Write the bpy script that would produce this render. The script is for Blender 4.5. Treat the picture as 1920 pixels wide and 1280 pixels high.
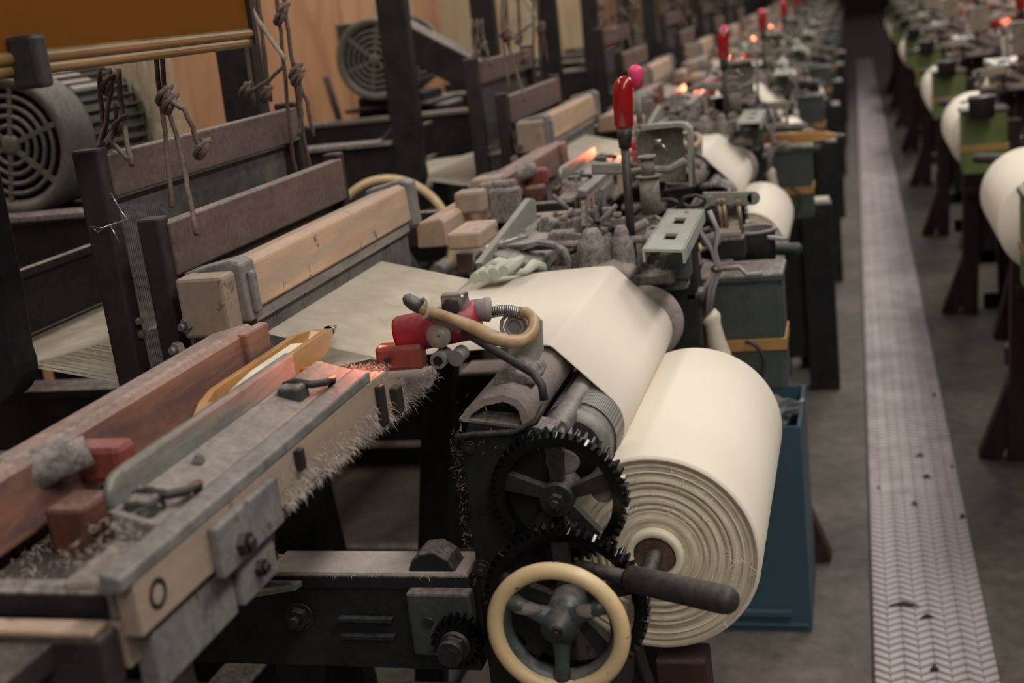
import bpy, bmesh, math, random
from mathutils import Vector, Matrix
random.seed(7)
S = bpy.context.scene
for o in list(bpy.data.objects): bpy.data.objects.remove(o)
C = S.collection
PI = math.pi
# ------------------------------------------------------------------ camera
F = 2360.0; H = 1.25
fw = Vector((640, 700, -F)).normalized()
up = Vector((-.12, 1, 623.2/F)); up = (up - fw*up.dot(fw)).normalized()
rt = fw.cross(up)
R3 = Matrix((rt, fw, up))            # world axes (x right, y along the aisle, z up) seen from the camera
cd = bpy.data.cameras.new('camera'); cam = bpy.data.objects.new('camera', cd); C.objects.link(cam)
cam.matrix_world = Matrix.Translation((0, 0, H)) @ R3.to_4x4()
cd.sensor_width = 36; cd.lens = 36*F/1920; cd.clip_start = .05; cd.clip_end = 100
cd.dof.use_dof = True; cd.dof.focus_distance = 1.36; cd.dof.aperture_fstop = 5.0
S.camera = cam
# ------------------------------------------------------------------ world, lights, exposure
w = bpy.data.worlds.new('hall'); S.world = w; w.use_nodes = True
w.node_tree.nodes['Background'].inputs[0].default_value = (1, .90, .80, 1)
w.node_tree.nodes['Background'].inputs[1].default_value = .12
S.view_settings.view_transform = 'Standard'; S.view_settings.look = 'None'
S.view_settings.exposure = 0.0; S.view_settings.gamma = 1; S.view_settings.use_curve_mapping = False
def area(name, loc, sx, sy, power, col, rot=(0, 0, 0)):
    l = bpy.data.lights.new(name, 'AREA'); l.shape = 'RECTANGLE'; l.size = sx; l.size_y = sy; l.energy = power; l.color = col
    o = bpy.data.objects.new(name, l); C.objects.link(o); o.location = loc; o.rotation_euler = rot
    return o
WARM = (1, .93, .86)
for i, (x, y, p) in enumerate([(.65, -1.5, 40), (.75, 1.1, 44), (.75, 4.4, 36), (.75, 7.4, 42), (.75, 11, 42), (-1.5, 1.7, 20), (-1.3, 4.8, 26), (-1.3, 9, 26)]):
    area('tube_and_fill_light', (x, y, 2.6), .34, 2.3, p, WARM)  # fill lamp over the nearest loom's back is added to brighten the warp
# ------------------------------------------------------------------ helpers
def at(px, py, X=None, Y=None, Z=None):
    """a point of the photograph turned into a place in the hall, on a given real plane"""
    d = R3.to_3x3() @ Vector((px-960, 640-py, -F))
    t = X/d.x if X is not None else (Y/d.y if Y is not None else (Z-H)/d.z)
    return Vector((d.x*t, d.y*t, d.z*t+H))
class MB:
    def __init__(s): s.v = []; s.f = []; s.sm = []
    def add(s, vs, fs, smooth=False):
        n = len(s.v); s.v += [tuple(v) for v in vs]
        for f in fs: s.f.append([i+n for i in f]); s.sm.append(smooth)
        return s
    def box(s, x0, x1, y0, y1, z0, z1):
        vs = [(x, y, z) for z in (z0, z1) for y in (y0, y1) for x in (x0, x1)]
        return s.add(vs, [(0,2,3,1),(4,5,7,6),(0,1,5,4),(2,6,7,3),(0,4,6,2),(1,3,7,5)])
    def bar(s, p0, p1, w, h, up=(0, 0, 1)):
        p0 = Vector(p0); p1 = Vector(p1); d = (p1-p0).normalized(); u = Vector(up)
        r = d.cross(u)
        if r.length < 1e-4: r = d.cross(Vector((0, 1, 0)))
        r.normalize(); u = r.cross(d)
        vs = [p + r*a*w/2 + u*b*h/2 for p in (p0, p1) for b in (-1, 1) for a in (-1, 1)]
        return s.add(vs, [(0,2,3,1),(4,5,7,6),(0,1,5,4),(2,6,7,3),(0,4,6,2),(1,3,7,5)])
    def tube(s, pts, r, n=8, closed=False, caps=True):
        pts = [Vector(p) for p in pts]; m = len(pts)
        rs = r if isinstance(r, (list, tuple)) else [r]*m
        rings = []; prev = None
        for i, p in enumerate(pts):
            a = pts[(i-1) % m] if (closed or i > 0) else p
            b = pts[(i+1) % m] if (closed or i < m-1) else p
            t = (b-a); t = t.normalized() if t.length > 1e-9 else Vector((0, 0, 1))
            if prev is None:
                prev = t.cross(Vector((.31, .22, .92)))
                if prev.length < 1e-3: prev = t.cross(Vector((1, 0, 0)))
            else: prev = prev - t*prev.dot(t)
            if prev.length < 1e-6: prev = t.cross(Vector((.9, .1, .4)))
            prev.normalize(); q = t.cross(prev)
            rings.append([p + (prev*math.cos(2*PI*k/n) + q*math.sin(2*PI*k/n))*rs[i] for k in range(n)])
        vs = [v for g in rings for v in g]; fs = []
        for i in range(m if closed else m-1):
            j = (i+1) % m
            for k in range(n): fs.append((i*n+k, i*n+(k+1) % n, j*n+(k+1) % n, j*n+k))
        s.add(vs, fs, n > 4)
        if caps and not closed:
            s.add(rings[0], [tuple(range(n))[::-1]]); s.add(rings[-1], [tuple(range(n))])
        return s
    def cyl(s, p0, p1, r, n=24, r1=None): return s.tube([p0, p1], [r, r if r1 is None else r1], n)
    def lathe(s, c, axis, prof, n=48, smooth=True):
        """prof: (along, radius) pairs turned about axis through c"""
        c = Vector(c); a = Vector(axis).normalized(); u = a.cross(Vector((.3, .2, .93))); u.normalize(); q = a.cross(u)
        vs = [c + a*t + (u*math.cos(2*PI*k/n)+q*math.sin(2*PI*k/n))*r for t, r in prof for k in range(n)]
        fs = [(i*n+k, i*n+(k+1) % n, (i+1)*n+(k+1) % n, (i+1)*n+k) for i in range(len(prof)-1) for k in range(n)]
        return s.add(vs, fs, smooth)
    def prism(s, poly, a0, a1, plane='xz'):
        """poly in the plane, thickness from a0 to a1 along the remaining axis"""
        def P(u, v, a): return {'xz': (u, a, v), 'xy': (u, v, a), 'yz': (a, u, v)}[plane]
        n = len(poly)
        vs = [P(u, v, a0) for u, v in poly] + [P(u, v, a1) for u, v in poly]
        return s.add(vs, [tuple(range(n)), tuple(range(n, 2*n))[::-1]] + [(i, n+i, n+(i+1) % n, (i+1) % n) for i in range(n)])
    def strip(s, path, a0, a1, th, plane='xz', smooth=True):
        """a sheet following path with thickness, extruded a0..a1"""
        n = len(path); off = []
        for i in range(n):
            a = Vector(path[max(0, i-1)]); b = Vector(path[min(n-1, i+1)]); d = (b-a).normalized()
            off.append((path[i][0]+d.y*th, path[i][1]-d.x*th))
        def P(u, v, a): return {'xz': (u, a, v), 'xy': (u, v, a), 'yz': (a, u, v)}[plane]
        vs = [P(*p, a) for a in (a0, a1) for p in path] + [P(*p, a) for a in (a0, a1) for p in off]
        fs = []
        for i in range(n-1):
            fs += [(i, i+1, n+i+1, n+i), (2*n+i, 3*n+i, 3*n+i+1, 2*n+i+1)]
        s.add(vs, fs, smooth)
        g = []
        for i in range(n-1): g += [(i, 2*n+i, 2*n+i+1, i+1), (n+i, n+i+1, 3*n+i+1, 3*n+i)]
        g += [(0, n, 3*n, 2*n), (n-1, 3*n-1, 4*n-1, 2*n-1)]
        return s.add(vs, g, False)
    def ball(s, c, rx, ry, rz, n=16, m=10):
        c = Vector(c); vs = []; fs = []
        for i in range(m+1):
            t = PI*i/m
            for k in range(n): vs.append(c+Vector((rx*math.sin(t)*math.cos(2*PI*k/n), ry*math.sin(t)*math.sin(2*PI*k/n), rz*math.cos(t))))
        for i in range(m):
            for k in range(n): fs.append((i*n+k, (i+1)*n+k, (i+1)*n+(k+1) % n, i*n+(k+1) % n))
        return s.add(vs, fs, True)
    def nut(s, p, axis, r, h):
        p = Vector(p); a = Vector(axis).normalized()
        s.tube([p, p+a*h], r, 6); s.sm[-8:] = [False]*8
        s.cyl(p+a*h, p+a*(h*1.7), r*.5, 10)
        return s
def mk(name, mb, mat, parent=None, pivot=None, bevel=0, kind=None, label=None):
    me = bpy.data.meshes.new(name)
    pv = Vector(pivot) if pivot is not None else (Vector(parent['pv']) if parent is not None else Vector((0, 0, 0)))
    me.from_pydata([tuple(Vector(v)-pv) for v in mb.v], [], mb.f)
    me.polygons.foreach_set('use_smooth', mb.sm)
    bm = bmesh.new(); bm.from_mesh(me); bmesh.ops.remove_doubles(bm, verts=bm.verts, dist=1e-6)
    bmesh.ops.recalc_face_normals(bm, faces=bm.faces); bm.to_mesh(me); bm.free()
    me.materials.append(mat)
    o = bpy.data.objects.new(name, me); C.objects.link(o)
    o['pv'] = tuple(pv)
    if parent is not None: o.parent = parent
    else: o.location = pv
    if bevel:
        b = o.modifiers.new('bevel', 'BEVEL'); b.width = bevel; b.segments = 2; b.limit_method = 'ANGLE'; b.angle_limit = .7
    if kind: o['kind'] = kind
    if label: o['label'] = label
    return o
def thing(name, pivot, label, cat, group=None):
    o = bpy.data.objects.new(name, None); C.objects.link(o); o.location = pivot; o['pv'] = tuple(pivot); o.empty_display_size = .05
    o['label'] = label; o['category'] = cat
    if group: o['group'] = group
    return o
def tag(o, label, cat, group=None):
    o['label'] = label; o['category'] = cat
    if group: o['group'] = group
    return o
KIDS = {}
def copy_tree(o, parent=None):
    c = o.copy(); C.objects.link(c)
    if parent is not None: c.parent = parent
    for ch in list(o.children): copy_tree(ch, c)
    return c
# ------------------------------------------------------------------ materials
def newmat(name):
    m = bpy.data.materials.new(name); m.use_nodes = True; nt = m.node_tree
    return m, nt, nt.nodes['Principled BSDF']
def N(nt, typ, **kw):
    n = nt.nodes.new(typ)
    for k, v in kw.items():
        if k in n.inputs.keys(): n.inputs[k].default_value = v
        else: setattr(n, k, v)
    return n
def ramp(nt, fac, stops):
    r = nt.nodes.new('ShaderNodeValToRGB'); nt.links.new(fac, r.inputs[0])
    e = r.color_ramp.elements
    while len(e) < len(stops): e.new(.5)
    for i, (p, c) in enumerate(stops): e[i].position = p; e[i].color = (c[0], c[1], c[2], 1) if len(c) > 2 else (c[0], c[0], c[0], 1)
    return r.outputs[0]
def mathn(nt, op, a, b):
    m = nt.nodes.new('ShaderNodeMath'); m.operation = op; m.use_clamp = op in ('ADD', 'MULTIPLY')
    for i, q in enumerate((a, b)):
        if isinstance(q, (int, float)): m.inputs[i].default_value = q
        else: nt.links.new(q, m.inputs[i])
    return m.outputs[0]
DUST = (.42, .365, .33)
def mat(name, c1, c2=None, scale=30, rough=.6, metal=0, dust=0., film=0., stretch=None, bump=.15, spec=.4, dustcol=DUST, chips=None, streak=None, lump=0):
    """base colour mottled from c1 to c2; lint dust settles on faces that look up (dust) and thinly on the rest (film)"""
    m, nt, b = newmat(name); L = nt.links
    tc = N(nt, 'ShaderNodeTexCoord'); mp = N(nt, 'ShaderNodeMapping'); L.new(tc.outputs['Object'], mp.inputs[0])
    if stretch: mp.inputs['Scale'].default_value = stretch
    nz = N(nt, 'ShaderNodeTexNoise', Scale=scale, Detail=6, Roughness=.65); L.new(mp.outputs[0], nz.inputs['Vector'])
    c2 = c2 or tuple(x*.6 for x in c1)
    col = ramp(nt, nz.outputs[0], [(.33, c2), (.66, c1)])
    if streak:
        m5 = N(nt, 'ShaderNodeMapping'); L.new(tc.outputs['Object'], m5.inputs[0]); m5.inputs['Scale'].default_value = (9, .9, 9)
        n5 = N(nt, 'ShaderNodeTexNoise', Scale=streak[1], Detail=8, Roughness=.75, Distortion=.6); L.new(m5.outputs[0], n5.inputs['Vector'])
        f5 = ramp(nt, n5.outputs[0], [(.44, (0,)), (.58, (.85,))])
        mx = N(nt, 'ShaderNodeMixRGB'); L.new(f5, mx.inputs[0]); L.new(col, mx.inputs[1]); mx.inputs[2].default_value = (*streak[0], 1); col = mx.outputs[0]
    if chips:
        n3 = N(nt, 'ShaderNodeTexNoise', Scale=chips[1], Detail=5, Roughness=.7); L.new(tc.outputs['Object'], n3.inputs['Vector'])
        f3 = ramp(nt, n3.outputs[0], [(chips[2], (0,)), (chips[2]+.02, (1,))])
        mx = N(nt, 'ShaderNodeMixRGB'); L.new(f3, mx.inputs[0]); L.new(col, mx.inputs[1]); mx.inputs[2].default_value = (*chips[0], 1); col = mx.outputs[0]
    n2 = N(nt, 'ShaderNodeTexNoise', Scale=140, Detail=5, Roughness=.7); L.new(tc.outputs['Object'], n2.inputs['Vector'])
    if dust or film:
        g = N(nt, 'ShaderNodeNewGeometry'); sx = N(nt, 'ShaderNodeSeparateXYZ'); L.new(g.outputs['Normal'], sx.inputs[0])
        upf = N(nt, 'ShaderNodeMapRange'); L.new(sx.outputs[2], upf.inputs[0]); upf.inputs[1].default_value = .15; upf.inputs[2].default_value = .85
        upf.inputs[3].default_value = film; upf.inputs[4].default_value = dust
        n4 = N(nt, 'ShaderNodeTexNoise', Scale=22, Detail=4, Roughness=.7); L.new(tc.outputs['Object'], n4.inputs['Vector'])
        f = mathn(nt, 'MULTIPLY', upf.outputs[0], ramp(nt, n4.outputs[0], [(.3, (.45,)), (.6, (1,))]))
        f = mathn(nt, 'MULTIPLY', f, ramp(nt, n2.outputs[0], [(.40, (.12,)), (.56, (1,))] if lump else [(.38, (.35,)), (.6, (1,))]))
        mx = N(nt, 'ShaderNodeMixRGB'); L.new(f, mx.inputs[0]); L.new(col, mx.inputs[1]); mx.inputs[2].default_value = (*dustcol, 1); col = mx.outputs[0]
        rr = N(nt, 'ShaderNodeMapRange'); L.new(f, rr.inputs[0]); rr.inputs[3].default_value = rough; rr.inputs[4].default_value = .95
        L.new(rr.outputs[0], b.inputs['Roughness'])
        mm = N(nt, 'ShaderNodeMapRange'); L.new(f, mm.inputs[0]); mm.inputs[3].default_value = metal; mm.inputs[4].default_value = 0
        L.new(mm.outputs[0], b.inputs['Metallic'])
    else:
        b.inputs['Roughness'].default_value = rough; b.inputs['Metallic'].default_value = metal
    L.new(col, b.inputs['Base Color']); b.inputs['Specular IOR Level'].default_value = spec
    if bump:
        bp = N(nt, 'ShaderNodeBump', Strength=bump, Distance=.002); L.new(n2.outputs[0], bp.inputs['Height'])
        if lump:
            n6 = N(nt, 'ShaderNodeTexNoise', Scale=75, Detail=7, Roughness=.8); L.new(tc.outputs['Object'], n6.inputs['Vector'])
            b6 = N(nt, 'ShaderNodeBump', Strength=.9, Distance=lump); L.new(n6.outputs[0], b6.inputs['Height']); L.new(b6.outputs[0], bp.inputs['Normal']); L.new(bp.outputs[0], b.inputs['Normal'])
    return m
M = {}
M['iron'] = mat('black_iron', (.018, .018, .017), (.007, .007, .007), 25, .55, .1, dust=.8, film=.025, spec=.25)
M['iron_green'] = mat('green_iron', (.035, .05, .045), (.018, .026, .024), 25, .45, .1, dust=.8, film=.10)
M['oily'] = mat('oily_black_steel', (.010, .010, .010), (.004, .004, .004), 60, .17, .6, bump=.3, spec=.8)
M['hub'] = mat('dull_black_steel', (.014, .015, .014), (.006, .006, .006), 40, .5, .2, dust=.25, film=.05)
M['dusty'] = mat('lint_covered_iron', (.15, .145, .13), (.07, .072, .065), 40, .7, .1, dust=1.0, film=.65, bump=.5, lump=.005)
M['lintcap'] = mat('lint_felt', (.36, .31, .285), (.25, .215, .195), 60, .95, 0, dust=.8, film=.5, bump=.8, dustcol=(.36, .31, .28), lump=.004)
M['palegreen'] = mat('pale_green_paint', (.26, .28, .23), (.16, .18, .145), 30, .5, .1, dust=.6, film=.3, lump=.002)
M['templegreen'] = mat('pale_celadon_paint', (.50, .54, .45), (.36, .40, .33), 30, .4, 0, dust=.3, film=.1)
M['channelpaint'] = mat('grey_green_channel_paint', (.36, .40, .34), (.26, .29, .25), 20, .4, .1, dust=.4, film=.1)
M['fluff'] = mat('white_lint_layer', (.66, .58, .53), (.50, .44, .40), 50, .95, 0, bump=.8, lump=.003)
M['olive'] = mat('olive_grey_paint', (.16, .16, .12), (.10, .10, .075), 30, .55, .1, dust=.7, film=.35, lump=.003)
M['steel'] = mat('dull_steel', (.22, .225, .22), (.10, .10, .10), 25, .45, .5, dust=.5, film=.35, chips=((.07, .06, .055), 30, .62))
M['bright'] = mat('bright_steel', (.55, .55, .54), (.35, .35, .35), 60, .25, .9)
M['steelbar'] = mat('worn_green_steel', (.20, .225, .20), (.10, .12, .11), 14, .42, .4, stretch=(3, .5, 3), dust=.45, film=.25, streak=((.30, .28, .25), 4))
M['racesteel'] = mat('dusty_shuttle_bed', (.26, .24, .215), (.13, .12, .105), 14, .6, .1, stretch=(2, .6, 2), dust=.7, film=.3, streak=((.10, .09, .08), 5), bump=.4)
M['purple'] = mat('brown_lacquered_wood', (.085, .050, .044), (.045, .027, .023), 10, .5, 0, stretch=(6, 1, 6), dust=.7, film=.16)
M['darkwood'] = mat('black_stained_wood', (.030, .022, .020), (.014, .010, .009), 10, .6, 0, dust=.25, film=.02, spec=.25)
M['tan'] = mat('pale_worn_wood', (.55, .36, .23), (.40, .25, .16), 9, .6, 0, stretch=(5, .8, 5), dust=.5, film=.12, chips=((.13, .09, .065), 30, .62), streak=((.36, .27, .20), 3))
M['redwood'] = mat('red_brown_worn_wood', (.27, .115, .065), (.13, .055, .04), 8, .5, 0, stretch=(6, .7, 6), dust=.7, film=.10, chips=((.36, .30, .25), 40, .66), streak=((.075, .042, .045), 4))
M['plank'] = mat('dusty_tan_plank', (.33, .235, .16), (.22, .155, .105), 10, .7, 0, stretch=(5, .8, 5), dust=.6, film=.25, bump=.5, chips=((.12, .085, .06), 24, .63), streak=((.24, .19, .15), 5))
M['leather'] = mat('red_brown_leather', (.13, .038, .022), (.07, .022, .014), 20, .6, 0, dust=.3, film=.05)
M['leg'] = mat('dark_red_leg_wood', (.045, .020, .014), (.022, .010, .008), 10, .6, 0, stretch=(4, 4, 1), dust=.1)
M['shuttle'] = mat('varnished_shuttle_wood', (.50, .27, .09), (.34, .17, .06), 9, .28, 0, stretch=(6, .8, 6))
M['yarn'] = mat('cream_yarn', (.70, .64, .50), (.55, .49, .37), 60, .9, 0)
M['warp'] = mat('grey_cream_warp_yarn', (.80, .745, .64), (.64, .59, .49), 25, .9, 0)
M['lint'] = mat('loose_cotton_lint', (.50, .43, .38), (.36, .31, .27), 20, .95, 0, bump=0)
M['cord'] = mat('brown_cord', (.13, .085, .06), (.05, .033, .025), 180, .9, 0, film=.15, dust=.3, bump=.6)
M['palecord'] = mat('pale_twine', (.42, .36, .29), (.28, .23, .18), 150, .9, 0)
M['board'] = mat('orange_brown_board', (.15, .052, .004), (.125, .042, .003), 4, .85, 0, spec=.1, stretch=(1, .4, 1), bump=.05)
M['gold'] = mat('gilt_brown_moulding', (.26, .17, .06), (.13, .08, .03), 12, .4, .2, stretch=(5, .6, 5))
M['rubber'] = mat('black_rubber', (.016, .016, .016), (.010, .010, .010), 60, .55, 0, film=.06, dust=.15)
M['greenrubber'] = mat('green_black_rubber', (.02, .04, .03), (.012, .024, .018), 60, .5, 0, dust=.2)
M['red'] = mat('glossy_dark_red_plastic', (.30, .008, .012), (.24, .006, .010), 30, .16, 0, bump=0, spec=.6)
M['redbox'] = mat('dull_brick_red_plastic', (.26, .05, .035), (.17, .03, .025), 30, .5, 0, dust=.25, film=.08)
M['crimson'] = mat('crimson_plastic', (.33, .012, .030), (.25, .008, .022), 30, .38, 0, dust=.25, film=.03, bump=.05)
M['pink'] = mat('pink_plastic', (.85, .06, .20), (.75, .05, .17), 30, .45, 0, bump=0)
M['amber'] = mat('amber_aged_plastic', (.52, .38, .21), (.30, .17, .07), 45, .28, 0, film=.05, dust=.3)
M['cream'] = mat('chipped_cream_enamel', (.70, .54, .31), (.62, .45, .24), 16, .35, 0, dust=.15, chips=((.02, .02, .018), 110, .635), bump=.05)
M['creamplug'] = mat('cream_plastic', (.66, .60, .50), (.50, .45, .37), 30, .5, 0, dust=.3, film=.1)
M['grey'] = mat('grey_plastic', (.30, .27, .27), (.22, .20, .20), 30, .5, 0, dust=.4, film=.1)
M['wheelgreen'] = mat('grey_green_enamel', (.05, .075, .068), (.03, .045, .042), 20, .32, .1, dust=.45, film=.05)
M['boxgreen'] = mat('dark_green_box_paint', (.045, .062, .055), (.032, .045, .040), 20, .45, .1, dust=.75, film=.08)
M['brightgreen'] = mat('olive_green_box_paint', (.105, .165, .035), (.08, .13, .028), 12, .5, 0, dust=.5, film=.1)
M['tape'] = mat('dirty_yellow_tape', (.40, .22, .06), (.30, .15, .04), 30, .5, 0, film=.1)
M['blue'] = mat('blue_grey_plastic_board', (.040, .085, .115), (.034, .072, .10), 5, .5, 0, bump=.1)
M['plastic'] = mat('crumpled_white_plastic', (.42, .46, .46), (.30, .34, .35), 10, .4, 0)
M['motor'] = mat('grey_green_motor_paint', (.075, .085, .072), (.05, .057, .048), 30, .5, .1, dust=.6, film=.2)
M['platemetal'] = mat('zinc_plate', (.42, .41, .37), (.26, .25, .22), 30, .4, .2, dust=.4, film=.1)
M['dark'] = mat('dark_hollow', (.006, .006, .006), (.004, .004, .004), 30, .9, 0, bump=0)
M['label'] = mat('aged_white_plate', (.42, .38, .33), (.30, .27, .23), 200, .5, 0)
M['brass'] = mat('dull_brass', (.32, .26, .17), (.2, .16, .1), 60, .4, .6, dust=.4)
M['cardboard'] = mat('cream_card_tube', (.74, .68, .53), (.68, .61, .46), 40, .7, 0, bump=.1)
M['core'] = mat('scuffed_wood_core', (.18, .10, .065), (.035, .022, .017), 60, .8, 0)
M['orangetab'] = mat('orange_leather', (.75, .10, .02), (.60, .07, .015), 30, .5, 0)
def glow(name, col, s):
    m, nt, b = newmat(name); b.inputs['Base Color'].default_value = (*col, 1); b.inputs['Emission Color'].default_value = (*col, 1); b.inputs['Emission Strength'].default_value = s; return m
M['lens'] = glow('orange_lens_and_tab_glow', (1, .16, .03), 2.6)  # lit lens of the weft lamp, and the added glow on the orange tab
# woven cotton: plain weave relief
m, nt, b = newmat('cream_woven_cotton'); L = nt.links
tc = N(nt, 'ShaderNodeTexCoord')
n1 = N(nt, 'ShaderNodeTexNoise', Scale=5, Detail=3); L.new(tc.outputs['Object'], n1.inputs['Vector'])
L.new(ramp(nt, n1.outputs[0], [(.3, (.71, .65, .555)), (.7, (.77, .71, .61))]), b.inputs['Base Color'])
mp = N(nt, 'ShaderNodeMapping'); mp.inputs['Scale'].default_value = (1, 1, 1); L.new(tc.outputs['Object'], mp.inputs[0])
w1 = N(nt, 'ShaderNodeTexWave', Scale=220); w1.bands_direction = 'Y'; w2 = N(nt, 'ShaderNodeTexWave', Scale=160); w2.bands_direction = 'X'
L.new(mp.outputs[0], w1.inputs['Vector']); L.new(mp.outputs[0], w2.inputs['Vector'])
bp = N(nt, 'ShaderNodeBump', Strength=.10, Distance=.0006); L.new(mathn(nt, 'MULTIPLY', w1.outputs[1], w2.outputs[1]), bp.inputs['Height']); L.new(bp.outputs[0], b.inputs['Normal'])
b.inputs['Roughness'].default_value = .85; b.inputs['Specular IOR Level'].default_value = .15
M['cloth'] = m
# end of a cloth roll: the wound layers show as rings about the roll's own axis (object origin lies on it)
m, nt, b = newmat('wound_cloth_edge'); L = nt.links
tc = N(nt, 'ShaderNodeTexCoord'); sp = N(nt, 'ShaderNodeSeparateXYZ'); L.new(tc.outputs['Object'], sp.inputs[0])
cb = N(nt, 'ShaderNodeCombineXYZ'); L.new(sp.outputs[0], cb.inputs[0]); L.new(sp.outputs[2], cb.inputs[1])
vm = nt.nodes.new('ShaderNodeVectorMath'); vm.operation = 'LENGTH'; L.new(cb.outputs[0], vm.inputs[0])
rad = vm.outputs['Value']
cr = N(nt, 'ShaderNodeCombineXYZ'); L.new(rad, cr.inputs[0])
n0 = N(nt, 'ShaderNodeTexNoise', Scale=14, Detail=2); L.new(cb.outputs[0], n0.inputs['Vector'])
L.new(mathn(nt, 'MULTIPLY', n0.outputs[0], .02), cr.inputs[1])
n1 = N(nt, 'ShaderNodeTexNoise', Scale=330, Detail=5, Roughness=.75); L.new(cr.outputs[0], n1.inputs['Vector'])
n2 = N(nt, 'ShaderNodeTexNoise', Scale=75, Detail=2); L.new(cr.outputs[0], n2.inputs['Vector'])
mixv = mathn(nt, 'ADD', mathn(nt, 'MULTIPLY', n1.outputs[0], .6), mathn(nt, 'MULTIPLY', n2.outputs[0], .4))
L.new(ramp(nt, mixv, [(.36, (.34, .295, .21)), (.48, (.50, .44, .32)), (.60, (.68, .61, .47))]), b.inputs['Base Color'])
bp = N(nt, 'ShaderNodeBump', Strength=.45, Distance=.0009); L.new(mixv, bp.inputs['Height']); L.new(bp.outputs[0], b.inputs['Normal'])
b.inputs['Roughness'].default_value = .9
M['rollend'] = m
# concrete
m, nt, b = newmat('stained_concrete'); L = nt.links
tc = N(nt, 'ShaderNodeTexCoord')
n1 = N(nt, 'ShaderNodeTexNoise', Scale=3.2, Detail=9, Roughness=.68); L.new(tc.outputs['Object'], n1.inputs['Vector'])
n2 = N(nt, 'ShaderNodeTexNoise', Scale=24, Detail=8, Roughness=.75); L.new(tc.outputs['Object'], n2.inputs['Vector'])
v = mathn(nt, 'ADD', mathn(nt, 'MULTIPLY', n1.outputs[0], .55), mathn(nt, 'MULTIPLY', n2.outputs[0], .45))
L.new(ramp(nt, v, [(.36, (.050, .042, .036)), (.5, (.105, .091, .078)), (.62, (.165, .145, .122))]), b.inputs['Base Color'])
bp = N(nt, 'ShaderNodeBump', Strength=.4, Distance=.004); L.new(n2.outputs[0], bp.inputs['Height']); L.new(bp.outputs[0], b.inputs['Normal'])
b.inputs['Roughness'].default_value = .7
M['concrete'] = m
# plywood wall sheets
def ply(name, a, bcol, c):
    m, nt, b = newmat(name); L = nt.links; tc = N(nt, 'ShaderNodeTexCoord'); mp = N(nt, 'ShaderNodeMapping'); mp.inputs['Scale'].default_value = (1, 1.5, .6)
    L.new(tc.outputs['Object'], mp.inputs[0]); n1 = N(nt, 'ShaderNodeTexNoise', Scale=3, Detail=6, Roughness=.6, Distortion=1.2); L.new(mp.outputs[0], n1.inputs['Vector'])
    L.new(ramp(nt, n1.outputs[0], [(.32, a), (.5, bcol), (.68, c)]), b.inputs['Base Color']); b.inputs['Roughness'].default_value = .65; return m
M['ply'] = ply('warm_plywood', (.30, .12, .055), (.40, .20, .095), (.46, .25, .125))
M['ply2'] = ply('khaki_plywood', (.33, .22, .11), (.42, .30, .16), (.48, .37, .22))
M['tread'] = mat('worn_tread_rubber', (.60, .55, .55), (.38, .34, .34), 9, .55, .1, bump=.2)
M['treadbase'] = mat('grimy_tread_base', (.045, .038, .035), (.025, .022, .02), 14, .8, 0)
M['wall'] = mat('dim_plaster', (.10, .085, .07), (.07, .06, .05), 3, .9, 0)
# ------------------------------------------------------------------ room
f = mk('floor', MB().box(-3, 4, -1.5, 36, -.05, 0), M['concrete']); f['kind'] = 'structure'
wl = bpy.data.objects.new('wall_left', None); C.objects.link(wl); wl['kind'] = 'structure'; wl['pv'] = (0, 0, 0)
for i in range(26):
    y0 = 1.0+i*1.3
    mk('panel', MB().box(-2.03+(i % 2)*.004, -2.0+(i % 2)*.004, y0+.004, y0+1.296, 0, 3), M['ply'] if (y0 < 4.2 or i % 4 == 3) else M['ply2'], wl, bevel=.002)
mk('wall_end', MB().box(-2.03, 4, 36, 36.1, 0, 3), M['wall'])['kind'] = 'structure'
mk('wall_right', MB().box(3.9, 4, -1.5, 36, 0, 3), M['wall'])['kind'] = 'structure'
# tread strip along the aisle: a mat of raised slanting lugs
ms = thing('tread_mat', (.087, 2, 0), 'long pale grey mat of raised slanting lugs running down the aisle floor', 'mat')
mk('mat_base', MB().box(-.022, .197, .6, 19, 0, .004), M['treadbase'], ms)
ncol = 8; cwid = .214/ncol; pitch = .0255
def lug(x, y, s):
    h = .0072; wv = cwid*.505; t = pitch*.355; sl = pitch*.36*s
    vs = [(x-wv, y-t-sl), (x+wv, y-t+sl), (x+wv, y+t+sl), (x-wv, y+t-sl)]
    return vs, h
proto = {}
for s_ in (-1, 1):
    vs, h = lug(0, 0, s_); mb = MB()
    top = [(a*.86, b_*.82) for a, b_ in vs]
    mb.add([(a, b_, 0) for a, b_ in vs]+[(a, b_, h-.004) for a, b_ in top], [(0,1,5,4),(1,2,6,5),(2,3,7,6),(3,0,4,7),(4,5,6,7)])
    me = bpy.data.meshes.new('lug'); me.from_pydata(mb.v, [], mb.f); me.materials.append(M['tread']); proto[s_] = me
rest = MB(); cnt = 0
for r in range(int(16.8/pitch)):
    y = 2.03 + r*pitch
    for c in range(ncol):
        x = -.018 + cwid*(c+.5); s_ = 1 if c % 2 else -1
        if cnt < 300:
            o = bpy.data.objects.new('lug', proto[s_]); C.objects.link(o); o.parent = ms; o.location = (x-.087, y-2, .004); cnt += 1
        else:
            vs, h = lug(x, y, s_); top = [(x+(a-x)*.86, y+(b_-y)*.82) for a, b_ in vs]
            rest.add([(a, b_, .004) for a, b_ in vs]+[(a, b_, h) for a, b_ in top], [(0,1,5,4),(1,2,6,5),(2,3,7,6),(3,0,4,7),(4,5,6,7)])
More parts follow.
